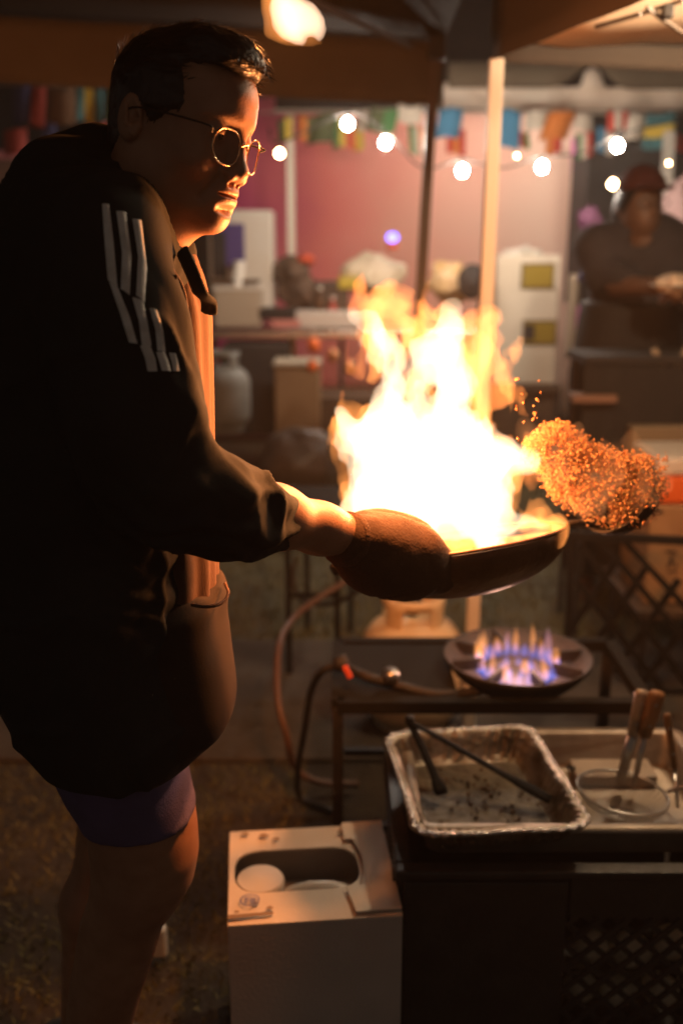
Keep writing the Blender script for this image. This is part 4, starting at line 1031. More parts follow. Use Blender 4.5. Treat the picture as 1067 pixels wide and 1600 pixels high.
# box and cooler at the right edge
bx = at(1075, 935, 3.1)
kt = thing('low_table', (bx.x, 3.2, 0), 'low dark table under the cardboard box at the right edge', 'table')
mesh('tabletop', *box((bx.x + .05, 3.22, bx.z - .02), (.50, .46, .03)), brown_m, kt, smooth=False, bev=.004)
for dx in (-.16, .26):
    for dy in (3.04, 3.40): mesh('leg', *tube([Vector((bx.x + dx, dy, bx.z - .035)), Vector((bx.x + dx, dy, 0))], .014, 4), iron, kt, smooth=False)
cbx = thing('cardboard_box', (bx.x, 3.2, bx.z), 'brown cardboard box with black print at the right edge', 'box')
bw0, bw1 = at(1008, 900, 3.05).x, at(1008, 900, 3.05).x + .36
bz0, bz1 = bx.z, at(1030, 790, 3.05).z
mesh('carton_body', *box(((bw0 + bw1) / 2, 3.2, (bz0 + bz1) / 2), (bw1 - bw0, .30, bz1 - bz0 - .004)), kraft, cbx, smooth=False, bev=.004)
for i, (px, py, w_, h_) in enumerate(((1048, 862, .035, .008), (1048, 876, .012, .030), (1050, 893, .030, .007), (1043, 884, .007, .018), (1055, 884, .007, .018), (1020, 800, .06, .012))):
    p = at(px, py, 3.049); mesh('print', *box((p.x, 3.0485, p.z), (w_, .001, h_)), dark_m, cbx, smooth=False)
co = thing('drink_cooler', ((bw0 + bw1) / 2, 3.2, bz1), 'orange cooler with white lid on the cardboard box', 'cooler')
zm = at(1050, 745, 3.05).z; zt = at(1050, 716, 3.05).z
mesh('cooler_body', *box(((bw0 + bw1) / 2 + .012, 3.2, (bz1 + zm) / 2), (bw1 - bw0 - .01, .28, zm - bz1 - .002)), orange_m, co, smooth=False, bev=.012)
mesh('lid', *box(((bw0 + bw1) / 2 + .012, 3.2, (zm + zt) / 2), (bw1 - bw0, .29, zt - zm - .002)), white_pl, co, smooth=False, bev=.012)

# ================================================================== NEAR AND MIDDLE TENTS
def sag(amp, seed=0, vertical=False):
    def fn(u, v_, n): return n * (amp * math.sin(u * 17 + seed) * math.sin(v_ * 3.1) + amp * .6 * math.sin(u * 41 + seed * 2)) + Vector((0, 0, -amp * .8 * math.sin(u * math.pi)))
    return fn
A2, B2 = Vector((-2.5, 3.42, 2.03)), Vector((.415, 4.35, 2.0))
mt_ = thing('canopy_tent', (-1, 2.4, 0), 'dark canopy tent over the cook with brown hanging edge', 'tent', 'canopy tents')
V, F = sheet(A2, B2, B2 + Vector((0, 0, .24)), A2 + Vector((0, 0, .20)), 40, 5, sag(.008, 1)); solidify(mesh('valance', V, F, tent_brown, mt_), .002)
pk = Vector((-1.0, 2.2, 2.95)); c4 = [A2 + Vector((0, 0, .215)), B2 + Vector((0, 0, .255)), Vector((.34, .5, 2.23)), Vector((-2.5, .3, 2.23))]
for i in range(4):
    a, b = c4[i], c4[(i + 1) % 4]
    V, F = sheet(a, b, pk, pk, 10, 10, lambda u, v_, n: Vector((0, 0, -.04 * math.sin(math.pi * v_) * (1 - .5 * u * (1 - u))))); solidify(mesh('roof_panel', V, F, tent_black, mt_), .002)
mesh('pole', *tube([at(680, 62, 4.35), Vector((at(650, 440, 4.35).x - .03, 4.35, 0))], .030, 4), pole_dark, mt_, smooth=False)
mesh('pole', *tube([A2 + Vector((0, 0, .2)), Vector((A2.x, A2.y, 0))], .026, 4), pole_dark, mt_, smooth=False)
mesh('pole', *tube([c4[3], Vector((-2.5, .3, 0))], .026, 4), pole_dark, mt_, smooth=False)
mesh('truss_bar', *tube([at(484, 0, 3.4), at(640, 72, 4.2)], .012, 4), pole_dark, mt_, smooth=False)
lk = at(682, 75, 4.32); mesh('corner_bracket', *box(lk, (.07, .06, .09)), iron, mt_, smooth=False, bev=.006)

rt = thing('canopy_tent', (1.6, 2.0, 0), 'near right canopy tent with cream lining, dark edge and pale pole', 'tent', 'canopy tents')
C0 = at(766, 95, 2.8); C1 = C0 + (Vector((.58, 2.13, C0.z)) - C0) * 3.2
V, F = sheet(C0, C1, C1 + Vector((0, 0, .26)), C0 + Vector((0, 0, .24)), 24, 5, sag(.006, 3)); solidify(mesh('valance', V, F, tent_dark, rt), .002)
C2 = Vector((3.3, 3.55, C0.z))
V, F = sheet(C0 + Vector((.005, .01, .0)), C2, C2 + Vector((0, 0, .07)), C0 + Vector((.005, .01, .065)), 30, 4, sag(.006, 5)); solidify(mesh('valance', V, F, tent_dark, rt), .002)
apx = Vector((2.1, 1.7, 2.72)); e_ = .02
V, F = sheet(C0 + Vector((.01, 0, .055)), C2 + Vector((0, 0, .06)), apx, apx, 14, 12, lambda u, v_, n: Vector((0, 0, -.05 * math.sin(math.pi * v_) - .015 * math.sin(u * 25)))); solidify(mesh('roof_panel', V, F, tent_cream, rt), .002)
V, F = sheet(C1 + Vector((0.01, 0, .055)), C0 + Vector((.01, 0, .055)), apx, apx, 14, 12, lambda u, v_, n: Vector((0, 0, -.05 * math.sin(math.pi * v_) - .015 * math.sin(u * 25)))); solidify(mesh('roof_panel', V, F, tent_cream, rt), .002)
mesh('pole', *tube([at(775, 92, 2.8), Vector((at(740, 900, 2.8).x + .0, 2.8, 0))], .0255, 4), alu, rt, smooth=False, bev=.003)
for a, b in (((1010, 12), (1067, 52)), ((1067, 0), (1000, 22)), ((1000, 22), (930, 42))):
    mesh('truss_bar', *tube([at(a[0], a[1], 2.4), at(b[0], b[1], 2.5)], .0055, 4), pole_dark, rt, smooth=False)
mesh('hub', *box(at(1042, 18, 2.42), (.024, .024, .03)), iron, rt, smooth=False, bev=.004)

lb = thing('hanging_bulb', (1.0, 2.3, 1.99), 'lit bulb hanging under the cream lining of the near right tent', 'lamp')
V, F = lathe([(.0001, -.035)] + [(.035 * math.cos(a), .035 * math.sin(a)) for a in np.linspace(-1.3, 1.1, 10)] + [(.014, .04)], (1.0, 2.3, 1.99), 20); mesh('bulb', V, F, EM('tent_bulb_glow', (1, .76, .50), 700), lb)
V, F = tube([(1.0, 2.3, 2.03), (1.0, 2.3, 2.16)], .004, 6); mesh('cord', V, F, rubber, lb)
# ================================================================== FAR STALLS
ft_ = thing('canopy_tent', (.8, 7.6, 0), 'far white stall tent with arched edge above the flags', 'tent', 'canopy tents')
def far(px, py, Y=6.9): return at(px, py, Y)
segs = [(440, 905, 132, 172), (905, 1100, 128, 165)]
V, F = sheet(far(690, 168), far(1110, 172), far(1110, 135), far(690, 128), 40, 4, sag(.02, 2)); solidify(mesh('valance', V, F, tent_white, ft_), .003)
# dark inner swags with a white peak between them
def swag(x0, x1, y0, y1, seed, right):
    V, F = [], []; n = 16
    for i in range(n + 1):
        u = i / n; x_ = x0 + (x1 - x0) * u; k = (u if right else 1 - u)
        yb = y1 - (y1 - y0) * (max(0, k - .72) / .28) ** 1.6
        V += [far(x_, y0 - 3, 6.84), far(x_, max(yb, y0), 6.84)]
    F = [(2 * i, 2 * i + 2, 2 * i + 3, 2 * i + 1) for i in range(n)]
    solidify(mesh('swag', V, F, tent_brown, ft_), .003)
swag(700, 918, 100, 138, 1, True); swag(932, 1110, 100, 140, 2, False)
V, F = [far(905, 138, 6.86), far(945, 138, 6.86), far(936, 112, 6.86), far(925, 104, 6.86), far(914, 112, 6.86)], [(0, 1, 2, 3, 4)]
solidify(mesh('peak', V, F, tent_white, ft_), .003)
mesh('rail', *tube([far(430, 172, 6.95), far(1110, 176, 6.95)], .018, 6), alu, ft_)
mesh('pole', *tube([far(453, 180, 6.9), Vector((far(458, 600, 6.9).x, 6.9, 0))], .035, 4), alu, ft_, smooth=False)
mesh('pole', *tube([far(1045, 205, 6.5), Vector((far(1030, 600, 6.5).x, 6.5, 0))], .04, 4), white_m, ft_, smooth=False)
V, F = sheet(far(430, 170, 6.9), far(1110, 176, 6.9), far(1110, 100, 9.5) + Vector((0, 0, .5)), far(430, 100, 9.5) + Vector((0, 0, .5)), 10, 6); solidify(mesh('roof_panel', V, F, tent_black, ft_), .003)
tl_ = thing('tube_lamp', far(900, 120, 7.3), 'white tube lamp under the far stall roof behind the hanging edge', 'lamp')
V, F = tube([Vector((.55, 7.2, 2.41)), Vector((2.3, 7.2, 2.41))], .022, 10); mesh('tube', V, F, EM('tube_glow', (1, .84, .72), 66), tl_)
# pink side wall
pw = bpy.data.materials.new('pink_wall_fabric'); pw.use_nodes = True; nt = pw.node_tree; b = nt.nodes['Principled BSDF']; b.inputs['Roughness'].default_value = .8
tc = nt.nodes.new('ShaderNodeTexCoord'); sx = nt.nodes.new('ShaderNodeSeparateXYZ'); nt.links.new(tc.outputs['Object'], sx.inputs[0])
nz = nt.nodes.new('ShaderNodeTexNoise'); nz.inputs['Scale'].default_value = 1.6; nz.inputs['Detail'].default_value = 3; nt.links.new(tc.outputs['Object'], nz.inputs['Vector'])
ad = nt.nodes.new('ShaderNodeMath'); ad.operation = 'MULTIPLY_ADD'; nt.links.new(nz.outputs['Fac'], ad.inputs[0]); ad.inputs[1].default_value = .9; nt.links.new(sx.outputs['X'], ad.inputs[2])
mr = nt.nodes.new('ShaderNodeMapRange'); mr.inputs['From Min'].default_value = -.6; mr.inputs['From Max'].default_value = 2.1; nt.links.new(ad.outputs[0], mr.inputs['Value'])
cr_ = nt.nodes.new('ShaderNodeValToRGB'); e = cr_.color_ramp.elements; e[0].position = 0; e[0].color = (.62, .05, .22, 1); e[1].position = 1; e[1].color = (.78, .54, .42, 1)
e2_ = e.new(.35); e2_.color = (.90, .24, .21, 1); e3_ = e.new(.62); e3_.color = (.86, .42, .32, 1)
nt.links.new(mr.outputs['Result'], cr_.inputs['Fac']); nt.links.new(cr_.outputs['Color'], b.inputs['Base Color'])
pwT = thing('fabric_wall', (0, 8.2, 0), 'pink fabric wall hanging behind the far stall', 'backdrop')
x0, x1 = at(330, 300, 8.2).x, at(908, 300, 8.2).x; zt = 2.55
def drape(u, v_, n): return n * (.012 * math.sin(u * 21 + v_ * 2.2) + .010 * math.sin(u * 9 - v_ * 3))
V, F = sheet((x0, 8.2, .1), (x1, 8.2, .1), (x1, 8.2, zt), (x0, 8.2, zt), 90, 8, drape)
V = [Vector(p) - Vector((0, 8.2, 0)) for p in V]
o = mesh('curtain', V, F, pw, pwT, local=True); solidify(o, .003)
V, F = sheet(at(884, 560, 8.0), at(905, 560, 8.0), at(908, 215, 8.0), at(893, 215, 8.0), 6, 6, drape); solidify(mesh('curtain_edge', V, F, M('magenta_edge', (.55, .12, .35), .7), pwT), .003)
# flags
cord_m = M('cord', (.3, .25, .2), .7)
bt = thing('bunting', at(750, 172, 6.6), 'string of small national flags across the far stall', 'bunting')
fcol = {n: M('flag_' + n, c, .75) for n, c in dict(blue=(.05, .22, .38), red=(.55, .05, .03), orange=(.62, .18, .03), white=(.62, .54, .44), green=(.06, .20, .06), yellow=(.60, .42, .05), navy=(.03, .04, .12), teal=(.04, .16, .18), dgreen=(.07, .09, .03), dred=(.30, .04, .03), brown=(.16, .09, .05), pink=(.55, .18, .2)).items()}
def flag(cx, y0, w_, h_, cols, Y=6.6, lean=0, vert=True, parent=bt):
    n = len(cols); nu, nv = n * 2, 6; V, F, fm = [], [], []
    s = rg.uniform(0, 6)
    for j in range(nv + 1):
        for i in range(nu + 1):
            u, v_ = i / nu, j / nv
            V.append(at(cx + (u - .5) * w_ + lean * v_, y0 + v_ * h_ + 3 * math.sin(u * 4 + s), Y + .02 * math.sin(u * 5 + s) * v_))
    for j in range(nv):
        for i in range(nu):
            a = j * (nu + 1) + i; F.append((a, a + 1, a + nu + 2, a + nu + 1)); fm.append((i // 2) if vert else min(n - 1, int(j / nv * n)))
    solidify(mesh('flag', V, F, None, parent, mats=[fcol[c] for c in cols], fm=fm), .002)
for a in ((705, 170, 38, 46, ['blue'], 6.6, -8), (712, 200, 30, 42, ['red', 'orange', 'red'], 6.7, 0), (797, 172, 34, 60, ['blue', 'blue'], 6.6, -4), (818, 205, 16, 26, ['red', 'green'], 6.7, 2),
          (878, 174, 44, 44, ['orange'], 6.6, -16), (866, 208, 26, 34, ['orange', 'red'], 6.7, -3), (840, 172, 40, 30, ['white'], 6.65, 0), (910, 178, 30, 26, ['white'], 6.65, 0), (912, 206, 26, 40, ['green', 'white', 'red'], 6.7, 0),
          (965, 174, 34, 32, ['red', 'white', 'red'], 6.6, 0), (945, 200, 24, 40, ['blue', 'white'], 6.7, 0), (995, 180, 28, 40, ['white'], 6.6, -8), (1034, 176, 48, 56, ['teal', 'yellow', 'teal'], 6.6, -8, False), (1062, 210, 20, 26, ['red'], 6.7, 0),
          (510, 178, 40, 46, ['dgreen'], 6.7, -12), (535, 186, 30, 46, ['green', 'yellow', 'red'], 6.75, 0), (555, 190, 22, 44, ['orange', 'yellow'], 6.8, 3), (602, 168, 44, 38, ['dgreen', 'green'], 6.6, -8), (640, 164, 36, 28, ['white'], 6.6, 0), (650, 196, 24, 46, ['green', 'white', 'orange'], 6.7, 2),
          (480, 182, 26, 40, ['orange', 'dgreen'], 6.7, 0), (575, 172, 36, 34, ['white'], 6.75, 0), (445, 185, 22, 36, ['dgreen', 'yellow'], 6.7, 0)):
    flag(*a)
V, F = tube(curve([far(400, 176, 6.6), far(560, 172, 6.6), far(690, 166, 6.6), far(880, 172, 6.6), far(1100, 172, 6.6)], 6), .004, 5); mesh('cord', V, F, cord_m, bt)
bt2 = thing('bunting', at(90, 132, 5.6), 'dim string of flags at far left behind the cook', 'bunting')
for a in ((36, 132, 30, 62, ['navy'], 5.6, 0), (62, 134, 22, 64, ['dred'], 5.6, -3), (98, 136, 44, 58, ['brown'], 5.6, 0), (140, 136, 44, 54, ['teal', 'yellow', 'teal'], 5.6, 0), (25, 202, 36, 40, ['dred'], 5.7, 0), (78, 188, 22, 30, ['navy'], 5.7, 0), (150, 192, 36, 40, ['pink', 'dred'], 5.7, 0), (185, 140, 30, 50, ['green'], 5.7, 0)):
    flag(*a, parent=bt2)
V, F = tube([at(-20, 132, 5.6), at(90, 135, 5.6), at(240, 132, 5.6)], .004, 5); mesh('cord', V, F, cord_m, bt2)

# string of bulbs
sl_ = thing('string_lights', at(750, 200, 5.3), 'string of round glowing bulbs sagging across the far stall', 'string lights')
glow = EM('cool_bulb_glow', (1.0, .86, .72), 800); warm = EM('warm_bulb_glow', (1, .62, .30), 60)
bulbs = [(543, 194, .023, glow), (602, 223, .023, glow), (722, 267, .023, glow), (846, 261, .023, glow), (964, 228, .023, glow), (957, 288, .020, warm), (437, 240, .018, warm), (807, 244, .007, warm), (1044, 255, .007, warm)]
for px, py, r_, m_ in bulbs:
    c = at(px, py, 5.3)
    V, F = lathe([(.0001, -r_)] + [(r_ * math.cos(a), r_ * math.sin(a)) for a in np.linspace(-1.3, 1.1, 10)] + [(r_ * .4, r_ * 1.15)], c, 20); mesh('bulb', V, F, m_, sl_)
    V, F = lathe([(r_ * .42, r_ * 1.1), (r_ * .42, r_ * 2.0), (.0001, r_ * 2.1)], c, 12); mesh('socket', V, F, iron, sl_)
P = [at(420, 200, 5.3)] + [at(px, py - 17, 5.3) for px, py, r_, m_ in (bulbs[6], bulbs[0], bulbs[1])] + [at(660, 262, 5.3), at(722, 250, 5.3), at(785, 262, 5.3), at(846, 244, 5.3), at(905, 240, 5.3), at(964, 211, 5.3), at(1040, 190, 5.3), at(1100, 160, 5.3)]
V, F = tube(curve(P, 6), .005, 5); mesh('cord', V, F, iron, sl_)
led = thing('party_lamp', at(613, 385, 6.2), 'tiny blue glowing lamp on a red base on the far counter', 'lamp')
V, F = lathe([(.0001, -.03), (.028, -.02), (.036, 0), (.028, .02), (.0001, .03)], at(613, 371, 6.2), 18); mesh('blue_dome', V, F, EM('blue_led', (.18, .18, 1.0), 5), led)
V, F = lathe([(.034, -.07), (.034, -.035), (.0001, -.033)], at(613, 371, 6.2), 18); mesh('base', V, F, red_m, led)

# far counter with clutter
TZ = at(430, 517, 6.2).z; T0x, T1x = at(240, 517, 6.2).x, at(760, 517, 6.2).x
ct = thing('counter_table', ((T0x + T1x) / 2, 6.5, 0), 'long steel edged counter table of the far stall', 'table')
mesh('tabletop', *box(((T0x + T1x) / 2, 6.6, TZ - .02), (T1x - T0x, .9, .045)), steel, ct, smooth=False, bev=.006)
for x_ in (T0x + .1, 0, T1x - .1):
    for y_ in (6.25, 6.95): mesh('leg', *tube([Vector((x_, y_, TZ - .04)), Vector((x_, y_, 0))], .02, 4), iron, ct, smooth=False)
mesh('lower_shelf', *box(((T0x + T1x) / 2, 6.6, .25), (T1x - T0x - .1, .7, .03)), brown_m, ct, smooth=False, bev=.004)
def pbox(name, label, cat, px0, px1, py0, py1, Y, d_, m_, grp=None, rz=0, lid=None, bev=.012, extra=None):
    """a box-like thing whose front face spans these sight lines at distance Y"""
    a, b = at(px0, py1, Y), at(px1, py0, Y); W_, H_ = b.x - a.x, b.z - a.z
    t = thing(name, ((a.x + b.x) / 2, Y + d_ / 2, a.z), label, cat, grp, rz)
    mesh('body', *box((0, 0, H_ / 2), (W_, d_, H_)), m_, t, smooth=False, bev=bev, local=True)
    if lid: mesh('lid', *box((0, 0, H_ + .008), (W_ + .012, d_ + .012, .02)), lid, t, smooth=False, bev=.004, local=True)
    return t, W_, H_, d_
t, W_, H_, d_ = pbox('drink_dispenser', 'tall cream dispenser cabinet with purple front on the far counter', 'dispenser', 330, 424, 328, 500, 6.35, .35, white_m)
mesh('front_panel', *box((-.06, -d_ / 2 - .006, H_ * .68), (W_ * .45, .012, H_ * .40)), purple_m, t, smooth=False, bev=.004, local=True)
mesh('front_panel', *box((-.13, -d_ / 2 - .008, H_ * .60), (W_ * .22, .014, H_ * .42)), dark_m, t, smooth=False, bev=.004, local=True)
mesh('shelf', *box((-.04, -d_ / 2 - .05, H_ * .36), (W_ * .8, .10, .02)), brown_m, t, smooth=False, bev=.004, local=True)
pbox('plastic_tub', 'cream tub right of the cook on the counter below the dispenser', 'tub', 335, 408, 452, 512, 6.21, .12, M('cream_tub', (.42, .33, .24), .5), lid=white_pl)
# dark stock pot with food heap
def heap(name, label, cat, px, py, Y, r_, m_, sd, hs=1.0, amp=.3):
    c = at(px, py, Y)
    v, q = nets(lambda p: ell(p, c, (r_, r_ * .8, r_ * hs)) + r_ * amp * vn(*p, 1.6 / r_, sd) + r_ * amp * .5 * vn(*p, 4 / r_, sd + 2), (c.x - r_ * 1.6, c.y - r_ * 1.4, c.z - r_ * hs * 1.6), (c.x + r_ * 1.6, c.y + r_ * 1.4, c.z + r_ * hs * 1.6), r_ / 9)
    return tag(mesh(name, relax(v, q, 1), q, m_), label, cat)
heap('produce_sack', 'dark lumpy sack of produce on the far counter', 'sack', 462, 445, 6.4, .15, M('dark_sack', (.07, .045, .03), .8, c2=(.13, .07, .04), scale=12), 3, 1.15)
heap('red_peppers', 'small red peppers on top of the dark sack', 'peppers', 478, 405, 6.38, .055, red_m, 5, .5)
pbox('food_warmer', 'dark brown boxy warmer between sack and white bag', 'warmer', 482, 545, 440, 492, 6.35, .2, brown_m)
pbox('steel_tray', 'long pale steel tray at the front of the far counter', 'tray', 462, 560, 486, 513, 6.2, .2, M('pale_tray', (.62, .58, .52), .4, .3), bev=.006)
pbox('flat_pack', 'flat black pack leaning on the far counter', 'pack', 408, 462, 482, 500, 6.18, .18, dark_m, rz=-.2)
pbox('pink_packet', 'pink packet lying by the counter front edge', 'packet', 424, 468, 500, 512, 6.15, .06, M('pink_pack', (.6, .22, .18), .6), bev=.003)
heap('white_bag', 'crumpled cream plastic bag at the far counter right half', 'bag', 580, 430, 6.5, .20, M('bag_plastic', (.72, .58, .40), .45), 8, .62, .22)
pbox('mustard_box', 'mustard yellow box in front of the cream bag', 'box', 528, 560, 432, 452, 6.33, .1, yellow_m)
heap('bread_basket', 'heap of yellow brown rolls near the pale pole', 'food', 704, 442, 6.1, .14, M('bread', (.55, .32, .12), .6, c2=(.7, .5, .3), scale=10), 12, .8)
heap('dark_pan_stack', 'dark pan standing right of the rolls', 'pan', 738, 440, 6.0, .085, dark_m, 14, 1.2, .1)
bot_m = [M('brown_bottle', (.10, .045, .02), .2), M('red_bottle', (.40, .04, .02), .3), M('pale_bottle', (.55, .48, .36), .3), M('green_bottle', (.05, .12, .05), .25)]
blab = ['brown sauce bottle on the far counter beside the warmer', 'red sauce bottle on the far counter', 'pale squeeze bottle on the far counter', 'green bottle on the far counter by the pale pole']
for i, (px, py, h_, mi) in enumerate(((500, 500, .26, 0), (520, 505, .20, 1), (655, 500, .22, 2), (752, 502, .25, 3))):
    c = at(px, 513, 6.28); c.z = TZ + .003; t = thing('bottle', c, blab[i], 'bottle', 'bottles on the far counter'); r_ = .032
    V, F = lathe([(.0001, 0), (r_, 0), (r_, h_ * .62), (r_ * .4, h_ * .80), (r_ * .4, h_ * .92), (.0001, h_ * .92)], c, 18); mesh('glass', V, F, bot_m[mi], t)
    V, F = lathe([(r_ * .48, h_ * .92 + .001), (r_ * .48, h_), (.0001, h_)], c, 14); mesh('bottle_cap', V, F, white_pl, t)
cupst = thing('cup_stack', at(395, 470, 6.3), 'leaning stack of white paper cups on the cream tub', 'cups')
for k in range(4):
    c = at(372, 452, 6.27) + Vector((.004 * k, 0, .028 * k)); V, F = lathe([(.026, 0), (.038, .085), (.036, .085), (.024, .003)], c, 18, cap=False); mesh('cup', V, F, white_pl, cupst)
# lower clutter
pbox('cardboard_carton', 'tan carton standing under the far counter left of the flames', 'carton', 430, 500, 572, 690, 5.6, .3, M('tan_carton', (.30, .18, .09), .85, c2=(.24, .14, .07), scale=5), lid=M('pale_lid', (.42, .34, .25), .8))
for i, (px, py, r_) in enumerate(((490, 540, .036), (488, 572, .030), (520, 556, .034), (548, 575, .036))):
    heap('red_can', ['red round fruit uppermost at the counter front', 'red round fruit just under the uppermost one', 'orange red fruit nearest the flame left edge', 'orange red fruit lowest beside the flame'][i], 'fruit', px, py, 5.5, r_, orange_m if i < 2 else M('orange_skin', (.65, .25, .1), .5), 20 + i, 1.2, .1)
for o_ in [o_ for o_ in bpy.data.objects if o_.name.startswith('red_can')]: o_.name = o_.name.replace('red_can', 'fruit'); o_['group'] = 'red fruit hanging under the far counter'
heap('rubbish_bag', 'dark bulging bag on the ground left of the flames', 'bag', 465, 730, 4.9, .22, M('bin_bag', (.05, .033, .024), .45, c2=(.08, .05, .035), scale=8, bump=.6, bscale=20), 33, .9, .15)
pbox('dark_crate', 'dark crate on the grass behind the bulging bag', 'crate', 350, 450, 540, 680, 6.0, .4, dark_m)
pbox('dark_crate', 'dark crate right of the tan carton under the counter', 'crate', 500, 640, 620, 760, 5.7, .4, brown_m)

# white cabinet at right of the pale pole
cs = thing('cabinet_stand', at(825, 720, 6.1), 'dark brown stand carrying the white cabinet', 'stand')
a, b = at(768, 602, 6.1), at(872, 602, 6.1)
mesh('tabletop', *box(((a.x + b.x) / 2, 6.3, a.z - .02), (b.x - a.x + .04, .44, .04)), brown_m, cs, smooth=False, bev=.005)
mesh('front_panel', *box(((a.x + b.x) / 2, 6.13, (a.z - .04) / 2), (b.x - a.x - .01, .03, a.z - .05)), brown_m, cs, smooth=False, bev=.005)
for x_ in (a.x, b.x):
    for y_ in (6.1, 6.48): mesh('leg', *tube([Vector((x_, y_, a.z - .04)), Vector((x_, y_, 0))], .018, 4), iron, cs, smooth=False)
t, W_, H_, d_ = pbox('white_cabinet', 'white upright cabinet with two dark yellow windows', 'cabinet', 770, 877, 399, 600, 6.1, .38, M('cabinet_white', (.66, .56, .44), .5, c2=(.58, .48, .36), scale=3), bev=.008)
olive = M('olive_glass', (.28, .19, .03), .3)
for (x0_, x1_, y0_, y1_, mm) in ((816, 864, 414, 449, olive), (818, 868, 503, 536, olive)):
    p0, p1 = at(x0_, y1_, 6.09), at(x1_, y0_, 6.09); o0 = t.location
    mesh('window_frame', *box(((p0.x + p1.x) / 2 - o0.x, -d_ / 2 - .003, (p0.z + p1.z) / 2 - o0.z), (p1.x - p0.x + .02, .008, p1.z - p0.z + .02)), brown_m, t, smooth=False, local=True)
    mesh('window_pane', *box(((p0.x + p1.x) / 2 - o0.x, -d_ / 2 - .009, (p0.z + p1.z) / 2 - o0.z), (p1.x - p0.x, .008, p1.z - p0.z)), mm, t, smooth=False, local=True)
p0 = at(832, 519, 6.08); mesh('dark_panel', *box((p0.x - t.location.x - .02, -d_ / 2 - .016, p0.z - t.location.z), (.06, .006, .09)), dark_m, t, smooth=False, local=True)  # dark panel in front of the lower window pane
heap('crumpled_cloth', 'pale crumpled cloth on top of the white cabinet', 'cloth', 815, 395, 6.25, .11, white_m, 41, .25, .3)

# ================================================================== VENDOR
vd = thing('person', (1.45, 4.2, 0), 'vendor in grey shirt, apron and dark red cap holding a plate at right', 'person')
VY = 4.0
hc = at(1000, 322, VY); 
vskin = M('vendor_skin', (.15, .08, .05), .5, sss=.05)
def vface(p):
    d = ell(p, hc, (.076, .092, .112))
    d = smin(d, ell(p, hc + Vector((.012, -.03, -.06)), (.052, .060, .055)), .03)
    d = smin(d, capx(p, hc + Vector((.022, -.085, .005)), hc + Vector((.028, -.106, -.028)), .010, .014), .015)
    for s in (-1, 1): d = smax(d, -ell(p, hc + Vector((.02 + s * .032, -.092, .008)), (.018, .016, .010)), .01)
    d = smin(d, ell(p, hc + Vector((.018, -.082, -.062)), (.024, .012, .010)), .01)
    d = smin(d, capx(p, hc + Vector((0, .02, -.06)), hc + Vector((-.01, .04, -.22)), .055, .065), .04)
    for s in (-1, 1): d = smin(d, ell(p, hc + Vector((s * .078, .01, -.01)), (.012, .02, .03)), .01)
    s1, e1_, w1 = at(938, 395, VY), at(960, 445, VY - .1), at(1030, 448, VY - .32)
    d = np.minimum(d, chain(p, [(e1_ + Vector((0, -.02, 0)), .042), (w1, .030)]))
    d = smin(d, hand(p, w1, (at(1056, 452, VY - .36) - w1).normalized(), Vector((0, -.3, .95)), Vector((0, -.9, -.3)).normalized(), .9, .6), .012)
    s2, e2__, w2 = at(1085, 395, VY), at(1105, 450, VY - .1), at(1075, 448, VY - .3)
    d = np.minimum(d, chain(p, [(e2__, .042), (w2, .030)]))
    d = smin(d, hand(p, w2, (at(1052, 452, VY - .34) - w2).normalized(), Vector((0, -.3, .95)), Vector((0, -.9, -.3)).normalized(), .9, .6), .012)
    # trunk and legs below the clothes
    d = np.minimum(d, chain(p, [(at(1010, 400, VY + .04), .12), (Vector((hc.x, VY + .06, .95)), .14)]))
    for s in (-1, 1): d = np.minimum(d, chain(p, [(Vector((hc.x + s * .09, VY + .06, .92)), .085), (Vector((hc.x + s * .10, VY + .05, .50)), .06), (Vector((hc.x + s * .10, VY + .07, .08)), .042), (Vector((hc.x + s * .12, VY - .08, .035)), .035)], .02))
    return d
v, q = nets(vface, (hc.x - .5, VY - .60, 0), (hc.x + .60, VY + .35, hc.z + .16), .0105)
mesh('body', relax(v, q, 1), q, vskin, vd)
def vshirt(p):
    d = ell(p, at(1005, 440, VY + .05), (.215, .15, .27))
    d = smin(d, capx(p, at(935, 385, VY + .04), at(1080, 385, VY + .04), .075, .075), .08)
    d = smin(d, chain(p, [(at(930, 390, VY + .02), .08), (at(942, 430, VY - .04), .070), (at(982, 440, VY - .16), .052)]), .05)
    d = smin(d, chain(p, [(at(1088, 390, VY + .02), .08), (at(1108, 445, VY - .06), .065), (at(1096, 450, VY - .18), .05)]), .05)
    return smax(d, -ell(p, hc + Vector((0, -.01, -.13)), (.06, .07, .05)), .01)
v, q = nets(vshirt, (hc.x - .5, VY - .35, .70), (hc.x + .62, VY + .3, 1.62), .012)
n = vnormals(v, q); v = v + n * (.006 * vn(v[:, 0], v[:, 1], v[:, 2], 14, 5))[:, None]
mesh('shirt', v, q, M('grey_purple_shirt', (.055, .047, .052), .9, c2=(.038, .033, .036), scale=6), vd)
def vap(p):
    c = Vector((hc.x, VY + .04, 0)); z0 = at(1000, 470, VY).z
    return rows(p, [(.12, c.x - .20, c.x + .20, c.y, .15), (.55, c.x - .21, c.x + .21, c.y, .165), (.95, c.x - .225, c.x + .225, c.y, .175), (z0, c.x - .19, c.x + .2, c.y, .16)])
v, q = nets(vap, (hc.x - .5, VY - .3, .08), (hc.x + .5, VY + .35, 1.40), .014); mesh('apron', v, q, dark_m, vd)
def vhair(p): return smax(smin(ell(p, hc + Vector((-.004, .016, .022)), (.086, .096, .108)), ell(p, hc + Vector((-.03, .06, -.03)), (.06, .05, .09)), .03), -ell(p, hc + Vector((.02, -.10, -.03)), (.075, .09, .10)), .01)
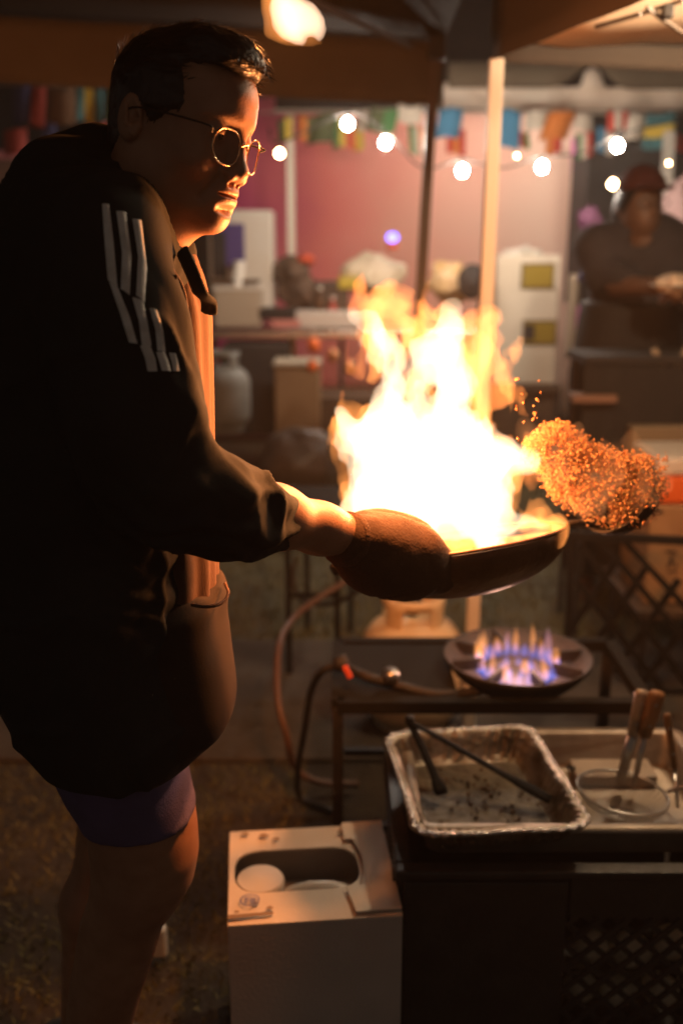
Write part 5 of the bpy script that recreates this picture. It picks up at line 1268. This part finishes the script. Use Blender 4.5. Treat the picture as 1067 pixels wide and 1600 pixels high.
v, q = nets(vhair, (hc.x - .15, VY - .15, hc.z - .2), (hc.x + .15, VY + .2, hc.z + .2), .008); mesh('hair', v, q, hair_m, vd)
def vcap(p):
    d = smax(ell(p, hc + Vector((0, .01, .055)), (.094, .104, .10)), hc.z + .055 - p[2], .01)
    return smin(d, ell(p, hc + Vector((.02, -.11, .062)), (.07, .07, .010)), .01)
v, q = nets(vcap, (hc.x - .15, VY - .25, hc.z), (hc.x + .15, VY + .2, hc.z + .22), .007); mesh('cap', v, q, M('dark_red_cap', (.07, .012, .008), .8), vd)
for s in (-1, 1):
    c = hc + Vector((.02 + s * .033, -.104, .006)); V, F = tube([c + Vector((.024 * math.cos(t), 0, .018 * math.sin(t))) for t in np.linspace(0, 2 * math.pi, 20, endpoint=False)], .002, 5, close=True); mesh('glasses_rim', V, F, iron, vd)
plt = at(1052, 452, 3.58)
pl_ = thing('plate', plt, 'white plate of food in the vendor hands', 'plate')
V, F = lathe([(.0001, 0), (.05, 0), (.085, .014), (.088, .016), (.084, .018), (.05, .005), (.0001, .004)], plt, 32, cap=False); mesh('dish', V, F, white_pl, pl_)
c = plt + Vector((0, 0, .02)); v, q = nets(lambda p: ell(p, c, (.065, .06, .035)) + .015 * vn(*p, 40, 3), (c.x - .1, c.y - .1, c.z - .05), (c.x + .1, c.y + .1, c.z + .07), .008); mesh('food', v, q, M('pale_food', (.66, .5, .36), .6), pl_)

# table and clutter in front of the vendor
vt = thing('vendor_table', (1.25, 3.85, 0), 'black serving table in front of the vendor', 'table')
z1 = at(1000, 560, 3.6).z; zx0, zx1 = at(905, 560, 3.6).x, at(905, 560, 3.6).x + .9
mesh('tabletop', *box(((zx0 + zx1) / 2, 3.66, z1), (zx1 - zx0, .30, .03)), dark_m, vt, smooth=False, bev=.004)
mesh('front_cloth', *sheet((zx0, 3.515, .52), (zx1 - .45, 3.515, .52), (zx1 - .45, 3.515, z1 - .018), (zx0, 3.515, z1 - .018), 30, 4, lambda u, v_, n: Vector((0, .004 * math.sin(u * 23), 0))), M('black_tablecloth', (.02, .017, .016), .95), vt)
for x_ in (zx0 + .03, zx1 - .03):
    for y_ in (3.54, 3.80): mesh('leg', *tube([Vector((x_, y_, z1 - .015)), Vector((x_, y_, 0))], .014, 4), iron, vt, smooth=False)
for i, (a, b) in enumerate((((1026, 640), (1075, 540)), ((1020, 545), (1070, 640)))):
    mesh('cross_brace', *tube([at(a[0], a[1], 3.56 + .02 * i), at(b[0], b[1], 3.56 + .02 * i)], .016, 4, flat=(1, .5)), M('pale_brace%d' % i, (.34, .27, .19), .6), vt, smooth=False)
pbox('tan_box', 'flat tan board on the low shelf at right behind the cooler', 'box', 985, 1090, 668, 712, 3.45, .25, M('tan_board', (.25, .19, .12), .8), bev=.004)
pbox('dark_bin', 'dark bin under the vendor table beside the tank', 'bin', 985, 1090, 712, 800, 3.5, .3, dark_m)
pbox('plank', 'narrow reddish plank lying across tanks below the vendor table', 'plank', 895, 965, 618, 630, 3.48, .1, M('red_plank', (.22, .12, .08), .7), bev=.003)
heap('blue_bundle', 'small blue bundle beside the vendor elbow', 'bundle', 916, 432, 4.6, .035, M('blue_cloth', (.03, .05, .25), .7), 55, .8)
heap('magenta_bag', 'small magenta bag behind the vendor shoulder', 'bag', 922, 348, 5.6, .06, M('magenta_cloth', (.05, .005, .03), .7), 57, 1.4)
pbox('parked_cart', 'tall dark food cart behind the vendor', 'cart', 905, 1120, 230, 480, 6.8, .5, dark_m)
pbox('grey_panel', 'pale vertical panel between the cabinet and the vendor', 'panel', 884, 905, 430, 560, 5.6, .05, M('grey_panel', (.25, .19, .13), .7))
heap('pink_bundle', 'pale pink bundle at the right edge behind the vendor', 'bundle', 1062, 350, 6.0, .16, M('pale_pink', (.45, .28, .26), .7), 59, 1.5)

# far left stall behind the cook
pbox('dark_stall', 'dim brown stall counter at the far left behind the cook', 'stall', -60, 200, 235, 420, 7.0, .5, M('dim_stall', (.16, .09, .06), .8, c2=(.10, .05, .04), scale=2))
pbox('pink_banner', 'dim pink strip banner on the dim stall at far left', 'banner', -40, 70, 236, 248, 6.95, .03, fcol['pink'], bev=.002)
pbox('pale_bin', 'dim tan bin at the left edge behind the cook back', 'bin', -40, 34, 458, 560, 5.5, .3, M('tan_bin', (.35, .24, .14), .7))
pbox('drink_can', 'small pale cup on the ground behind the cook knee', 'cup', 234, 258, 1455, 1500, 1.75, .03, white_pl, bev=.008)
